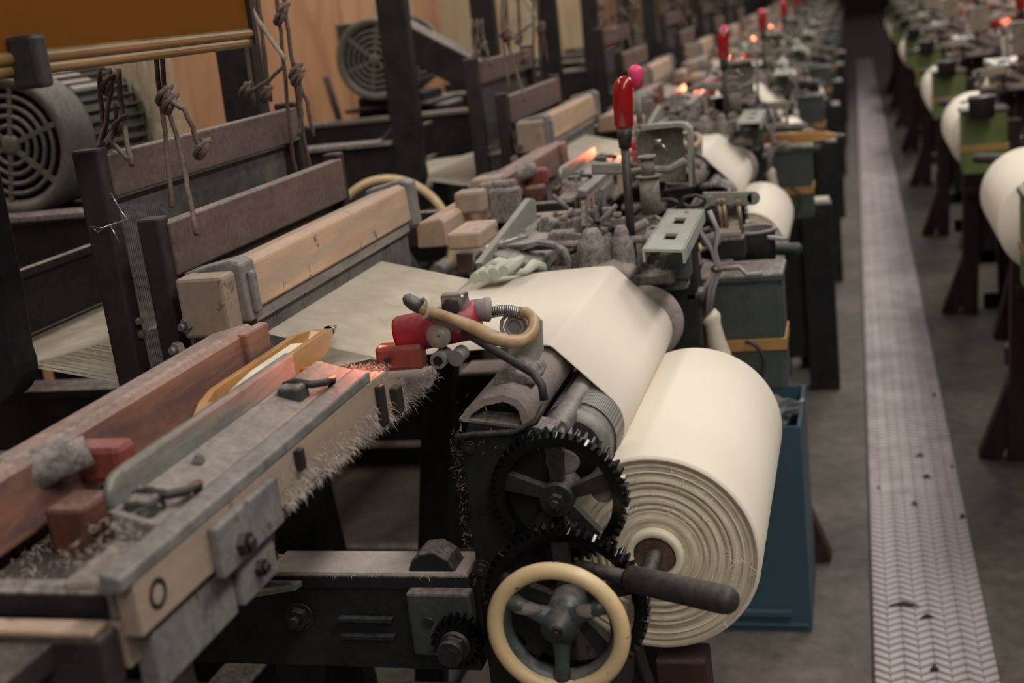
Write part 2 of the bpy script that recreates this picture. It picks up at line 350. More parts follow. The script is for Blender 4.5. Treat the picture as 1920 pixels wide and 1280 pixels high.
for r in range(1, 56):
    y = 2.03 - r*pitch
    for c in range(ncol):
        x = -.018 + cwid*(c+.5); vs, h = lug(x, y, 1 if c % 2 else -1); top = [(x+(a-x)*.86, y+(b_-y)*.82) for a, b_ in vs]
        rest.add([(a, b_, .004) for a, b_ in vs]+[(a, b_, h) for a, b_ in top], [(0,1,5,4),(1,2,6,5),(2,3,7,6),(3,0,4,7),(4,5,6,7)])
mk('lugs', rest, M['tread'], ms, kind='stuff')
# ------------------------------------------------------------------ lint
def fuzz(fn, n, ln, r=.00018, drop=.4, seed=1):
    rnd = random.Random(seed); mb = MB()
    for i in range(n):
        p, d = fn(rnd); d = Vector(d).normalized(); q = Vector(p); l = ln*rnd.uniform(.35, 1.25)
        side = Vector((rnd.uniform(-1, 1), rnd.uniform(-1, 1), rnd.uniform(-1, 1))).normalized()
        a = q; b_ = q+d*l*.5+side*l*.16; c = q+d*l*.85+side*l*.5-Vector((0, 0, drop*l))
        wv = d.cross(side); wv = wv.normalized()*r if wv.length > 1e-4 else Vector((r, 0, 0))
        mb.add([a-wv, a+wv, b_+wv, b_-wv, c], [(0, 1, 2, 3), (3, 2, 4)])
    return mb
# ================================================================== LOOM (built at its real place; y 1.1..1.85 is the body, cloth .38 wide)
YN, YF = 1.10, 1.80
loom = thing('loom', (-.75, 1.45, 0), 'nearest black iron shuttle loom with cream handwheel and lint-covered sley', 'loom', None)
def P(name, mb, mt, parent=loom, bevel=0, **k): return mk(name, mb, M[mt], parent, None, bevel, **k)
def arc(cx, cz, r, a0, a1, n): return [(cx+r*math.cos(math.radians(a0+(a1-a0)*i/n)), cz+r*math.sin(math.radians(a0+(a1-a0)*i/n))) for i in range(n+1)]
for side, y in ((0, YN), (1, YF)):
    y1 = y+.035 if side == 0 else y+.05
    fr = P('side_frame', MB().prism([(-.398, 0), (-.30, 0), (-.292, .86), (-.388, .875)], y, y1), 'iron', bevel=.003)
    # lower rail running back from the post, its top flange thick with lint
    rl = MB().box(-1.5, -.398, y, y1+.0, .60, .693)
    rl.box(-1.5, -.398, y-.004, y1+.014, .693, .708)
    P('lower_rail', rl, 'iron', bevel=.0015)
    P('lint_layer', MB().box(-.62, -.40, y-.003, y1+.013, .708, .7115), 'fluff')
    P('rear_leg', MB().prism([(-1.60, 0), (-1.48, 0), (-1.46, 1.0), (-1.56, 1.0)], y+.08, y+.12), 'iron', bevel=.003)
    P('floor_foot', MB().box(-1.6, -.25, y, y1, 0, .06), 'iron', bevel=.004)
    P('middle_leg', MB().prism([(-.98, .06), (-.86, .06), (-.90, .60), (-.95, .60)], y, y1), 'iron', bevel=.003)
    # arch post with rounded foot, joined to the upper rail behind it
    ya = y+.075
    path = [(-.985, 1.75), (-.918, 1.75), (-.925, 1.15), (-.928, 1.0), (-.932, .94)] + arc(-.975, .925, .045, 0, -90, 6) + [(-1.5, .885), (-1.5, .99), (-1.03, .995), (-.993, 1.03), (-.988, 1.2)]
    P('arch_post', MB().prism(path, ya, ya+.04), 'iron', bevel=.004)
    P('rail_flange', MB().box(-1.5, -.99, ya-.012, ya+.05, .993, 1.003), 'dusty', bevel=.0015)
# cross beams
P('cross_beam', MB().box(-1.5, -1.44, YN+.04, YF, .50, .60), 'iron', bevel=.004)
P('cross_beam', MB().box(-.95, -.88, YN+.04, YF, .28, .36), 'iron', bevel=.004)
P('cross_beam', MB().box(-.39, -.33, YN+.04, YF, .35, .45), 'iron', bevel=.004)
P('rocker_shaft', MB().cyl((-.72, YN-.04, .16), (-.72, YF+.1, .16), .022), 'iron')
P('cam_shaft', MB().cyl((-1.02, YN-.1, .56), (-1.02, YF+.12, .56), .020), 'iron')
P('crank_shaft', MB().cyl((-.86, YN-.12, .74), (-.86, YF+.12, .74), .018), 'steel')
# shedding beams seen through the frame
P('treadle', MB().bar((-.45, 1.32, .34), (-1.1, 1.32, .30), .04, .05), 'darkwood', bevel=.003)
P('treadle', MB().bar((-.45, 1.45, .34), (-1.1, 1.45, .27), .04, .05), 'darkwood', bevel=.003)
P('treadle_plate', MB().box(-.60, -.50, 1.28, 1.36, .36, .43), 'plank', bevel=.003)
P('cross_strut', MB().bar((-.62, 1.25, .62), (-.40, 1.75, .40), .035, .05), 'iron', bevel=.003)
# ---- breast beam: arched casting with lint felt on top
bp_ = [(-.388, .862), (-.380, .882), (-.362, .893), (-.340, .897), (-.326, .892), (-.319, .882), (-.316, .862)]
bb = P('breast_beam', MB().strip(bp_, 1.10, 1.80, .007), 'lintcap')
P('beam_web', MB().prism([(-.383, .855), (-.32, .855), (-.322, .876), (-.340, .888), (-.365, .884)], 1.135, 1.80), 'hub', bb)
P('beam_lip', MB().tube([(-.392, 1.097, .848), (-.388, 1.092, .858), (-.37, 1.09, .861), (-.33, 1.09, .862), (-.308, 1.092, .872), (-.301, 1.10, .884)], .0032, 8), 'hub', bb)
P('guide_roller', MB().cyl((-.3005, 1.135, .847), (-.3005, 1.80, .847), .0125, 28), 'steel')
# ---- emery take-up roller with its end collar and dusty far flange
EC = (-.297, .812)
er = P('take_up_roller', MB().lathe((EC[0], 0, EC[1]), (0, 1, 0), [(1.175, .001), (1.175, .030), (1.178, .0385), (1.186, .0405), (1.187, .0385), (1.205, .0385), (1.207, .0405), (1.655, .0405), (1.655, .001)], 64), 'steel')
P('roller_end', MB().lathe((EC[0], 0, EC[1]), (0, 1, 0), [(1.174, .001), (1.174, .031), (1.18, .031)], 40), 'dark', er)
m, nt, b = newmat('ribbed_mesh_sleeve'); tc = N(nt, 'ShaderNodeTexCoord'); ck = N(nt, 'ShaderNodeTexWave', Scale=190); ck.bands_direction = 'X'; ck2 = N(nt, 'ShaderNodeTexWave', Scale=130); ck2.bands_direction = 'Y'
for c_ in (ck, ck2): nt.links.new(tc.outputs['Object'], c_.inputs['Vector'])
nt.links.new(ramp(nt, mathn(nt, 'MULTIPLY', ck.outputs[1], ck2.outputs[1]), [(.1, (.10, .095, .09)), (.6, (.34, .32, .30))]), b.inputs['Base Color']); b.inputs['Roughness'].default_value = .6
M['mesh'] = m
P('mesh_sleeve', MB().lathe((EC[0], 0, EC[1]), (0, 1, 0), [(1.205, .0412), (1.655, .0412)], 64), 'mesh', er)
P('roller_flange', MB().lathe((EC[0], 0, EC[1]), (0, 1, 0), [(1.656, .001), (1.656, .046), (1.664, .052), (1.676, .052), (1.690, .044), (1.70, .020), (1.78, .016)], 48), 'lintcap', er)
# ---- gears
def gear(c, r, y0, y1, nt_, rin, hub=.016, spokes=5, ph=0, th=.006):
    mb = MB(); pts = []
    for i in range(nt_):
        a = 2*PI*i/nt_
        for da, rr in ((-.30, r-th), (-.14, r), (.14, r), (.30, r-th)): pts.append((a+da*2*PI/nt_, rr))
    n = len(pts)
    o0 = [(c[0]+rr*math.cos(a), y0, c[1]+rr*math.sin(a)) for a, rr in pts]; o1 = [(x, y1, z) for x, _, z in o0]
    i0 = [(c[0]+rin*math.cos(a), y0, c[1]+rin*math.sin(a)) for a, rr in pts]; i1 = [(x, y1, z) for x, _, z in i0]
    fs = []
    for i in range(n):
        j = (i+1) % n
        fs += [(i, j, n+j, n+i), (2*n+i, 3*n+i, 3*n+j, 2*n+j), (i, 2*n+i, 2*n+j, j), (n+i, n+j, 3*n+j, 3*n+i)]
    mb.add(o0+o1+i0+i1, fs)
    sk = MB()
    for k in range(spokes):
        a = ph+2*PI*k/spokes; d = Vector((math.cos(a), 0, math.sin(a))); q = Vector((-d.z, 0, d.x)); cc = Vector((c[0], 0, c[1]))
        for (ra, wa), (rb, wb) in ((((hub*.8), .011), (rin+.001, .017)),):
            ps = [cc+d*ra-q*wa/2, cc+d*ra+q*wa/2, cc+d*rb+q*wb/2, cc+d*rb-q*wb/2]
            sk.prism([(p.x, p.z) for p in ps], y0+.003, y1-.003)
    sk.cyl((c[0], y0-.006, c[1]), (c[0], y1+.02, c[1]), hub, 28)
    sk.nut((c[0], y0-.006, c[1]), (0, -1, 0), hub*.5, .006)
    return mb, sk
def with_spokes(name, *a, **k):
    mb, sk = gear(*a, **k); g = P(name, mb, 'oily', bevel=.0004); P('spokes', sk, 'hub', g); return g
g1c = at(1050, 927, Y=1.085); g2c = at(1065, 1122, Y=1.06)
G1 = with_spokes('take_up_gear', (g1c.x, g1c.z), .0675, 1.075, 1.092, 52, .0525, ph=1.57)
G2 = with_spokes('ratchet_gear', (g2c.x, g2c.z), .0800, 1.045, 1.061, 60, .066, ph=.3)
lm = P('gear_lint', MB().ball((g1c.x+.004, 1.093, g1c.z+.030), .017, .003, .013, 14, 8).ball((g1c.x+.040, 1.093, g1c.z+.004), .013, .003, .016, 14, 8), 'lintcap', G1, kind='stuff', label='grey clumps of lint caught between the gear spokes')
pc = at(862, 1195, Y=1.07)
pg = with_spokes('pinion_gear', (pc.x, pc.z), .026, 1.055, 1.075, 20, .014, hub=.015, spokes=4)
P('axle_nut', MB().nut((pc.x, 1.055, pc.z), (0, -1, 0), .014, .012).cyl((pc.x, 1.035, pc.z), (pc.x, 1.045, pc.z), .013, 20), 'hub', pg)
for (px, py, rr) in ((812, 1152, .012), (562, 1155, .012), (905, 1065, .007), (880, 838, .005)):
    q = at(px, py, Y=1.098); P('hex_nut', MB().nut(q, (0, -1, 0), rr, rr*.9).cyl(q, q+Vector((0, -.002, 0)), rr*1.35, 20), 'hub')
q = at(690, 1175, Y=1.098)
P('slot_plate', MB().box(q.x-.03, q.x+.03, 1.092, 1.10, q.z-.012, q.z-.008).box(q.x-.03, q.x+.03, 1.092, 1.10, q.z+.008, q.z+.012), 'hub')
q = at(835, 1140, Y=1.09)
P('gear_bracket', MB().box(q.x-.038, q.x+.03, 1.082, 1.10, q.z-.05, q.z+.02), 'iron_green', bevel=.003)
# pale bracket with a finger at the front end of the rail
q = at(505, 1100, Y=1.085)
P('rail_bracket', MB().prism([(q.x-.028, 1.06), (q.x+.030, 1.085), (q.x+.033, 1.10), (q.x-.012, 1.11)], q.z-.004, q.z+.002, 'xy'), 'palegreen', bevel=.001)
P('bracket_finger', MB().tube([(q.x-.012, 1.085, q.z), (q.x-.006, 1.085, q.z+.02), (q.x+.006, 1.085, q.z+.034), (q.x+.014, 1.085, q.z+.036)], [.009, .008, .007, .005], 12), 'lintcap')
# bearing block above the rail
q = at(815, 1058, Y=1.115)
P('bearing_block', MB().prism([(q.x-.024, .708), (q.x+.028, .708), (q.x+.020, .724), (q.x+.006, .733), (q.x-.010, .731), (q.x-.02, .722)], 1.10, 1.135), 'iron', bevel=.002)
# ---- handwheel
hc = at(1046, 1181, Y=.995)
hw = P('handwheel', MB().tube([(hc.x+.0588*math.cos(2*PI*i/72), .995, hc.z+.0588*math.sin(2*PI*i/72)) for i in range(72)], .0078, 14, closed=True), 'cream')
sk = MB().lathe((hc.x, 0, hc.z), (0, 1, 0), [(.996, .0575), (.992, .053), (1.004, .0465), (1.014, .048), (1.004, .0575)], 64)
P('rim_liner', sk, 'wheelgreen', hw)
sk = MB()
for a, l in ((-92, .052), (28, .052), (148, .052)):
    a = math.radians(a); d = Vector((math.cos(a), 0, math.sin(a)))
    pts = [Vector((hc.x, 1.012, hc.z)) + d*l*t + Vector((0, -.012*math.sin(t*PI*.5), 0)) for t in (0, .25, .5, .75, 1)]
    P('spoke', MB().tube(pts, [.014, .010, .0075, .007, .009], 12), 'wheelgreen', hw)
P('hub', MB().lathe((hc.x, 0, hc.z), (0, 1, 0), [(.992, .001), (.992, .008), (.996, .009), (.998, .017), (1.05, .019)], 32), 'wheelgreen', hw)
P('hub_bolt', MB().nut((hc.x, .992, hc.z), (0, -1, 0), .006, .004), 'hub', hw)
P('spoke_lint', MB().ball((hc.x-.028, .998, hc.z+.019), .015, .004, .006, 12, 8).ball((hc.x+.029, .998, hc.z+.018), .012, .004, .007, 12, 8), 'lintcap', hw, kind='stuff')
P('wheel_shaft', MB().cyl((hc.x, 1.0, hc.z), (hc.x, 1.1, hc.z), .011, 20), 'hub')
# ---- rubber-gripped release handle in front of the cloth roll
a_, b_ = at(1172, 1082, Y=1.03), at(1368, 1126, Y=.985)
hd = P('release_handle', MB().tube([a_+(a_-b_)*.5, a_], .007, 14), 'hub')
d_ = (b_-a_).normalized()
P('rubber_grip', MB().tube([a_+d_*.003, a_+d_*.006, b_-d_*.006, b_, b_+d_*.005, b_+d_*.0075], [.009, .0125, .0128, .012, .0085, .001], 24), 'rubber', hd, label='black rubber grip')
# ---- trestle legs under the cloth roll
for (x0, z0, x1, y) in ((-.33, .56, -.125, 1.20), (-.40, .56, -.268, 1.56), (-.21, .56, -.195, 1.22)):
    P('roll_stand_leg', MB().bar((x0, y, z0), (x1, y-.02, 0), .055, .045, (0, 1, 0)), 'leg', bevel=.003)
P('roll_stand_bar', MB().bar((-.38, 1.24, .45), (-.19, 1.24, .45), .03, .03), 'leg', bevel=.003)
# ---- sley (batten) with its shuttle boxes
sl = P('sley', MB().box(-.672, -.60, 1.13, 1.80, .838, .864), 'plank', bevel=.002)
cap = P('reed_cap', MB().prism([(-.645, .966), (-.648, 1.016), (-.658, 1.021), (-.706, 1.010), (-.706, .966)], 1.225, 1.745), 'tan', sl, bevel=.003)
P('cap_clamp', MB().prism([(-.640, .958), (-.642, 1.022), (-.655, 1.027), (-.712, 1.016), (-.712, .958)], 1.195, 1.228).box(-.642, -.634, 1.203, 1.215, .965, 1.012), 'steel', sl, bevel=.003)
P('cap_clamp', MB().prism([(-.640, .958), (-.642, 1.022), (-.655, 1.027), (-.712, 1.016), (-.712, .958)], 1.742, 1.775), 'steel', sl, bevel=.003)
P('cap_end_block', MB().box(-.706, -.650, 1.165, 1.197, .950, 1.016), 'plank', sl, bevel=.004)
P('cap_bolt', MB().nut((-.70, 1.17, .965), (-.4, -1, 0), .008, .008).nut((-.715, 1.168, .94), (-.4, -1, 0), .008, .008), 'steel', sl)
P('reed_frame', MB().box(-.668, -.650, 1.225, 1.745, .950, .967).box(-.668, -.652, 1.225, 1.745, .864, .876), 'racesteel', sl, bevel=.001)
rd = MB()
for i in range(172): y = 1.232+i*.003; rd.box(-.664, -.656, y, y+.0011, .875, .951)
P('reed_wires', rd, 'steel', sl, kind='stuff')
# near shuttle box
bxn = P('box_back_board', MB().prism([(-.598, .918), (-.600, .968), (-.606, .975), (-.650, .965), (-.652, .918)], .602, 1.125), 'redwood', sl, bevel=.003)
P('back_board_cap', MB().box(-.604, -.592, 1.09, 1.14, .930, .972), 'redwood', sl, bevel=.003)
P('box_floor', MB().box(-.655, -.50, .52, 1.135, .885, .902), 'darkwood', sl, bevel=.001)
q0, q1 = at(232, 905, X=-.512), at(560, 690, X=-.512)
P('box_front_plate', MB().bar((-.512, q0.y-.005, .955), (-.512, 1.015, .955), .009, .034).cyl((-.516, q0.y-.006, .955), (-.508, q0.y-.006, .955), .017, 24), 'steelbar', sl, bevel=.003)
P('box_bed', MB().prism([(-.507, .902), (-.507, .951), (-.472, .9405), (-.472, .902)], .70, 1.06), 'racesteel', sl, bevel=.002)
P('bed_end', MB().box(-.507, -.47, .635, .70, .902, .930), 'racesteel', sl, bevel=.004)
fz = lambda r: ((r.uniform(-.505, -.470), r.uniform(.64, .76), (.930 if 0 else .93)+r.random()*.022), (r.uniform(-1, 1), r.uniform(-1, 1), r.uniform(0, .6)))
P('bed_lint', fuzz(fz, 500, .008, r=.0003, seed=35), 'lint', sl, kind='stuff')
fz = lambda r: ((r.uniform(-.66, -.47), r.uniform(.66, .80), .905), (r.uniform(-1, 1), r.uniform(-1, 1), r.uniform(0, .8)))
P('floor_lint', fuzz(fz, 700, .010, r=.0003, seed=36), 'lint', sl, kind='stuff')
P('box_rim', MB().prism([(-.464, .930), (-.464, .946), (-.448, .942), (-.448, .932)], .615, 1.045), 'steel', sl, bevel=.002)
P('race_plank', MB().prism([(-.51, .870), (-.466, .870), (-.466, .902), (-.51, .902)], .632, 1.15), 'plank', sl, bevel=.002)
fp = [(.628, .895), (.90, .893), (1.02, .885), (1.10, .878), (1.125, .890), (1.12, .908), (1.085, .930), (1.04, .933), (.628, .933)]
P('front_plank', MB().prism(fp, -.464, -.449, 'yz'), 'plank', sl, bevel=.002)
P('lint_ledge', MB().prism([(-.535, .90), (-.466, .895), (-.462, .925), (-.50, .932), (-.535, .918)], 1.03, 1.09), 'plank', sl, bevel=.002)
fz = lambda r: ((lambda y: (-.449+r.uniform(-.014, .001), y, .894-.045*max(0, y-.86)+r.uniform(-.004, .03)*r.random()))(r.uniform(.84, 1.125)), (r.uniform(.1, 1), r.uniform(-.3, .3), r.uniform(-.9, .3)))
P('plank_lint', fuzz(fz, 5200, .0075, r=.00026, seed=3), 'lint', sl, kind='stuff', label='loose white lint fringe')
P('plank_slot', MB().lathe((-.4495, .652, .914), (1, 0, 0), [(-.001, .0105), (.0008, .0105), (.0012, .007), (-.004, .006)], 20), 'dark', sl)
P('swell_plate', MB().box(-.449, -.441, .722, .822, .889, .928), 'steel', sl, bevel=.002)
P('swell_bolt', MB().nut((-.441, .752, .903), (1, 0, 0), .009, .006), 'hub', sl)
P('lower_plate', MB().box(-.470, -.455, .645, .755, .846, .889), 'steel', sl, bevel=.002)
P('lower_plate', MB().box(-.468, -.450, .757, .815, .850, .888), 'steel', sl, bevel=.002)
P('lower_bolt', MB().nut((-.450, .785, .868), (1, 0, 0), .007, .005), 'hub', sl)
P('box_end_beam', MB().box(-.80, -.466, .606, .628, .866, .905), 'darkwood', sl, bevel=.003)
P('end_beam_top', MB().box(-.80, -.470, .607, .624, .905, .910), 'tan', sl, bevel=.002)
P('end_channel', MB().box(-.80, -.475, .632, .652, .905, .924), 'iron', sl, bevel=.002)
P('picker_buffer', MB().box(-.588, -.555, .735, .775, .880, .938), 'leather', sl, bevel=.004)
P('picker_buffer', MB().box(-.545, -.528, .765, .785, .90, .93), 'leather', sl, bevel=.004)
P('picker', MB().box(-.625, -.560, .80, .825, .93, .962), 'redbox', sl, bevel=.006)
P('picking_stick', MB().tube([(-.66, .72, .955), (-.61, .76, .958), (-.575, .785, .965)], [.016, .017, .012], 16), 'dusty', sl)
P('picking_stick_foot', MB().box(-.70, -.615, .70, .76, .90, .945), 'darkwood', sl, bevel=.006)
for y in (.735, .985):
    P('box_clip', MB().tube([(-.500, y-.012, .953), (-.488, y-.014, .957), (-.474, y-.012, .953), (-.466, y, .951), (-.466, y+.016, .950), (-.470, y+.018, .938)], .0035, 8), 'rubber', sl)
    P('clip_block', MB().box(-.50, -.478, y-.03, y-.008, .940, .956), 'iron_green', sl, bevel=.003)
P('box_bolt', MB().nut((-.492, .80, .948), (0, 0, 1), .005, .004), 'steel', sl)
P('leather_tab', MB().bar(at(572, 708, X=-.512), at(612, 700, X=-.506), .014, .019), 'orangetab', sl, bevel=.003, label='bright orange tab at the shuttle box mouth')
P('tab_glow', MB().ball(at(600, 692, X=-.507), .0075, .0075, .0075), 'lens', sl)  # glowing bead added for the lamp light thrown back by the tab
fz = lambda r: ((r.uniform(-.53, -.45), r.uniform(1.0, 1.10), .926+r.random()*.008), (r.uniform(-1, 1), r.uniform(-1, 1), r.uniform(0, 1)))
P('ledge_lint', fuzz(fz, 2600, .007, r=.00028, seed=33), 'lint', sl, kind='stuff')
P('lint_slab', MB().prism([(1.09, .882), (1.225, .868), (1.25, .876), (1.24, .888), (1.16, .900), (1.09, .912)], -.50, -.455, 'yz'), 'lintcap', sl, bevel=.004)
fz = lambda r: ((r.uniform(-.47, -.452), r.uniform(1.10, 1.245), r.uniform(.870, .892)), (r.uniform(.1, 1), r.uniform(-.5, .5), r.uniform(-.8, .3)))
P('slab_lint', fuzz(fz, 900, .007, r=.00026, seed=37), 'lint', sl, kind='stuff')
P('plank_block', MB().box(-.449, -.442, 1.05, 1.062, .885, .925), 'darkwood', sl, bevel=.002)
P('plank_block', MB().box(-.449, -.440, 1.085, 1.10, .885, .912), 'darkwood', sl, bevel=.002)
P('rim_peg', MB().box(-.449, -.443, .868, .878, .912, .930), 'hub', sl, bevel=.001)
# far shuttle box
P('box_back_board', MB().prism([(-.602, .918), (-.604, .955), (-.610, .962), (-.650, .955), (-.652, .918)], 1.77, 2.03), 'tan', sl, bevel=.003)
P('race_plank', MB().box(-.60, -.50, 1.79, 2.05, .872, .902), 'plank', sl, bevel=.002)
P('box_front_plate', MB().prism([(1.60, .925), (1.64, .895), (1.93, .90), (1.93, .955), (1.90, .962)], -.512, -.502, 'yz'), 'palegreen', sl, bevel=.002)
P('box_bed', MB().prism([(-.502, .895), (-.502, .925), (-.44, .905), (-.44, .885)], 1.66, 1.98), 'racesteel', sl, bevel=.003)
P('picker', MB().box(-.615, -.570, 1.86, 1.90, .95, .985), 'plank', sl, bevel=.005)
P('wood_block', MB().box(-.58, -.53, 1.70, 1.80, .925, .950), 'tan', sl, bevel=.004)
P('strap_bracket', MB().box(-.58, -.53, 1.93, 1.96, .92, .975).box(-.60, -.54, 1.945, 1.975, .965, .985), 'dusty', sl, bevel=.005)
P('wood_block', MB().box(-.63, -.58, 2.0, 2.05, .95, .985), 'plank', sl, bevel=.005)
for y in (1.20, 1.72):
    P('sword', MB().bar((-.60, y, .875), (-.72, y, .16), .035, .05), 'iron', sl, bevel=.004)
P('connecting_rod', MB().bar((-.64, 1.22, .76), (-.86, 1.22, .74), .025, .03), 'iron', sl, bevel=.003)
# ---- lint on rails and castings
fz = lambda r: ((r.uniform(-.60, -.40), r.uniform(1.096, 1.145), .708), (r.uniform(-1, 1), r.uniform(-1, .2), r.uniform(-.2, 1)))
P('rail_lint', fuzz(fz, 3000, .006, r=.00025, seed=5), 'lint', kind='stuff', label='loose white lint fringe')
fz = lambda r: ((r.uniform(-.392, -.30), 1.099, r.uniform(.84, .90)), (r.uniform(-1, 1), r.uniform(-1, 0), r.uniform(-.6, .6)))
P('beam_lint', fuzz(fz, 120, .004, r=.00012, seed=6), 'lint', kind='stuff')
fz = lambda r: ((r.choice((-.398, -.392)), r.uniform(1.098, 1.12), r.uniform(.70, .86)), (r.uniform(-1, -.1), -.5, r.uniform(-1, .6)))
P('post_lint', fuzz(fz, 400, .004, r=.00012, seed=7), 'lint', kind='stuff')
# ---- reversing lever and the dusty weft-stop mechanism at the far end
tb = P('mechanism_bed', MB().box(-.455, -.255, 1.68, 1.98, .862, .876), 'dusty', bevel=.003)
lv = P('stop_lever', MB().tube([(-.322, 1.75, .87), (-.3205, 1.75, .95), (-.318, 1.75, 1.058)], .0062, 12).cyl((-.318, 1.75, 1.045), (-.3165, 1.75, 1.075), .0085, 14, .0115), 'hub')
P('lever_grip', MB().tube([(-.3165, 1.75, 1.073), (-.3164, 1.75, 1.077), (-.314, 1.75, 1.120), (-.3115, 1.75, 1.134), (-.311, 1.75, 1.141), (-.311, 1.75, 1.1435)], [.0115, .0135, .0145, .0135, .0085, .001], 28), 'red', lv, label='glossy dark red grip')
P('lint_dome', MB().ball((-.345, 1.70, .878), .040, .035, .016, 28, 10), 'lintcap')
for (px, py, rr, hh) in ((1112, 470, .021, .032), (1168, 470, .015, .036), (1138, 468, .008, .02), (1018, 500, .009, .02)):
    q = at(px, py, Y=1.72)
    P('bearing_boss', MB().lathe(q, (0, 0, 1), [(-.035, rr*1.2), (0, rr*1.1), (hh*.5, rr*.95), (hh*.6, rr*.7), (hh*.75, rr*.7), (hh, rr*.45), (hh*1.02, .001)], 20), 'dusty')
P('weft_shaft', MB().cyl(at(905, 470, Y=1.71), at(1262, 444, Y=1.74), .0055, 12), 'dusty')
P('arched_strap', MB().strip([(p.x, p.z) for p in [at(*a, Y=1.70) for a in ((978, 462), (1010, 452), (1040, 456), (1060, 470), (1070, 492), (1072, 515))]], 1.695, 1.715, .005), 'dusty')
P('feeler_arm', MB().tube([at(888, 520, Y=1.69), at(890, 478, Y=1.69), at(925, 458, Y=1.70), at(985, 444, Y=1.71)], .0035, 10).bar(at(905, 468, Y=1.69), at(990, 443, Y=1.70), .012, .004), 'bright')
# slotted pale green channel
pl_ = MB(); A0 = at(1206, 466, Z=.928); U = at(1281, 468, Z=.928)-A0; V = at(1254, 392, Z=.928)-A0
def cell(u0, u1, v0, v1):
    ps = [A0+U*u+V*v for u, v in ((u0, v0), (u1, v0), (u1, v1), (u0, v1))]
    pl_.add(ps+[p-Vector((0, 0, .004)) for p in ps], [(0,1,2,3),(7,6,5,4),(0,4,5,1),(1,5,6,2),(2,6,7,3),(3,7,4,0)])
for v0, v1, hole in ((0, .22, 0), (.22, .36, 1), (.36, .60, 0), (.60, .76, 1), (.76, 1, 0)):
    if hole: cell(0, .34, v0, v1); cell(.66, 1, v0, v1)
    else: cell(0, 1, v0, v1)
for u in (0, 1):
    ps = [A0+U*u, A0+U*u+V]; pl_.bar(ps[0]-Vector((0, 0, .009)), ps[1]-Vector((0, 0, .009)), .003, .018)
P('slotted_channel', pl_, 'channelpaint')
P('channel_post', MB().box(A0.x+.004, A0.x+.044, A0.y+.10, A0.y+.14, .86, .90), 'iron_green', bevel=.003)
# guard frame with rounded corners and its plate
gp = [at(*a, Y=1.97) for a in ((1205, 235), (1270, 228), (1287, 230), (1298, 240), (1299, 270), (1302, 345))]
P('guard_frame', MB().strip([(p.x, p.z) for p in gp], 1.95, 1.985, .006), 'palegreen')
q0, q1 = at(1190, 245, Y=1.98), at(1288, 338, Y=1.98)
P('guard_plate', MB().box(q0.x, q1.x, 1.978, 1.982, q1.z, q0.z), 'olive', bevel=.004)
P('guard_knob', MB().ball(at(1235, 266, Y=1.96), .007, .007, .007).cyl(at(1235, 266, Y=1.96), at(1255, 285, Y=1.96), .003, 8), 'bright')
q = at(1222, 400, Y=1.86)
P('spring_housing', MB().cyl(q, q+Vector((0, 0, .055)), .015, 18).cyl(q+Vector((0, 0, .055)), q+Vector((0, 0, .058)), .019, 18).cyl(q+Vector((0, 0, .058)), q+Vector((0, 0, .083)), .010, 16).cyl(q+Vector((0, 0, .083)), q+Vector((0, 0, .087)), .014, 16), 'olive')
P('curved_link', MB().tube([at(1170, 325, Y=1.9), at(1215, 318, Y=1.9), at(1255, 318, Y=1.9), at(1285, 300, Y=1.9)], .006, 8), 'olive')
P('link_arm', MB().bar(at(1110, 316, Y=1.90), at(1170, 315, Y=1.90), .012, .018), 'palegreen', bevel=.003)
pk = P('signal_rod', MB().cyl(at(1200, 232, Y=1.97), at(1194, 158, Y=1.97), .0045, 12), 'palegreen')
q = at(1193.5, 160, Y=1.97)
P('rod_cap', MB().tube([q-Vector((0, 0, .004)), q+Vector((0, 0, .020)), q+Vector((0, 0, .0255)), q+Vector((0, 0, .031))], [.0085, .0115, .0115, .004], 6), 'pink', pk, label='bright pink plastic cap')
q0, q1 = at(1318, 373, Y=2.0), at(1412, 371, Y=2.0)
P('flat_bar', MB().bar(q0, q1, .006, .022).cyl(q1-Vector((0, .003, 0)), q1+Vector((0, .003, 0)), .011, 20), 'palegreen', bevel=.002)
for (px, py) in ((1300, 378), (1250, 385), (1275, 420)):
    q = at(px, py, Y=1.92); P('coil', MB().tube([(q.x+.018*math.cos(i*.5), q.y+i*.0004, q.z+.009*math.sin(i*.5)) for i in range(26)], .0025, 6), 'rubber')
P('junction_block', MB().box(-.224, -.180, 1.93, 1.98, .838, .872), 'iron', bevel=.004)
P('junction_lid', MB().box(-.222, -.184, 1.932, 1.978, .872, .882), 'lintcap', bevel=.003)
for (x, y) in ((-.183, 1.945), (-.215, 1.965), (-.208, 1.965)):
    P('terminal_post', MB().cyl((x, y, .875), (x-.003, y, .925), .0035, 10).nut((x-.003, y, .921), (0, 0, 1), .006, .004), 'brass')
P('oil_cup', MB().lathe((-.176, 2.05, .80), (0, 0, 1), [(0, .03), (0, .034), (.055, .036), (.060, .038), (.060, .033), (.02, .031), (.02, .001)], 36), 'rubber')
P('cup_rim', MB().lathe((-.176, 2.05, .80), (0, 0, 1), [(.058, .0385), (.0625, .0385), (.0625, .033), (.058, .033), (.058, .0385)], 36), 'steel')
cb_ = MB()
for pts in (((1288, 395), (1310, 430), (1335, 470), (1345, 500), (1330, 540), (1325, 595)), ((1330, 395), (1345, 430), (1340, 470), (1350, 505), (1338, 540), (1330, 592)), ((1345, 505), (1385, 500), (1400, 515), (1430, 512)), ((1345, 500), (1320, 540), (1300, 580))):
    cb_.tube([at(a, b, Y=1.86) for a, b in pts], .0038, 8)
P('cable_bundle', cb_, 'grey')
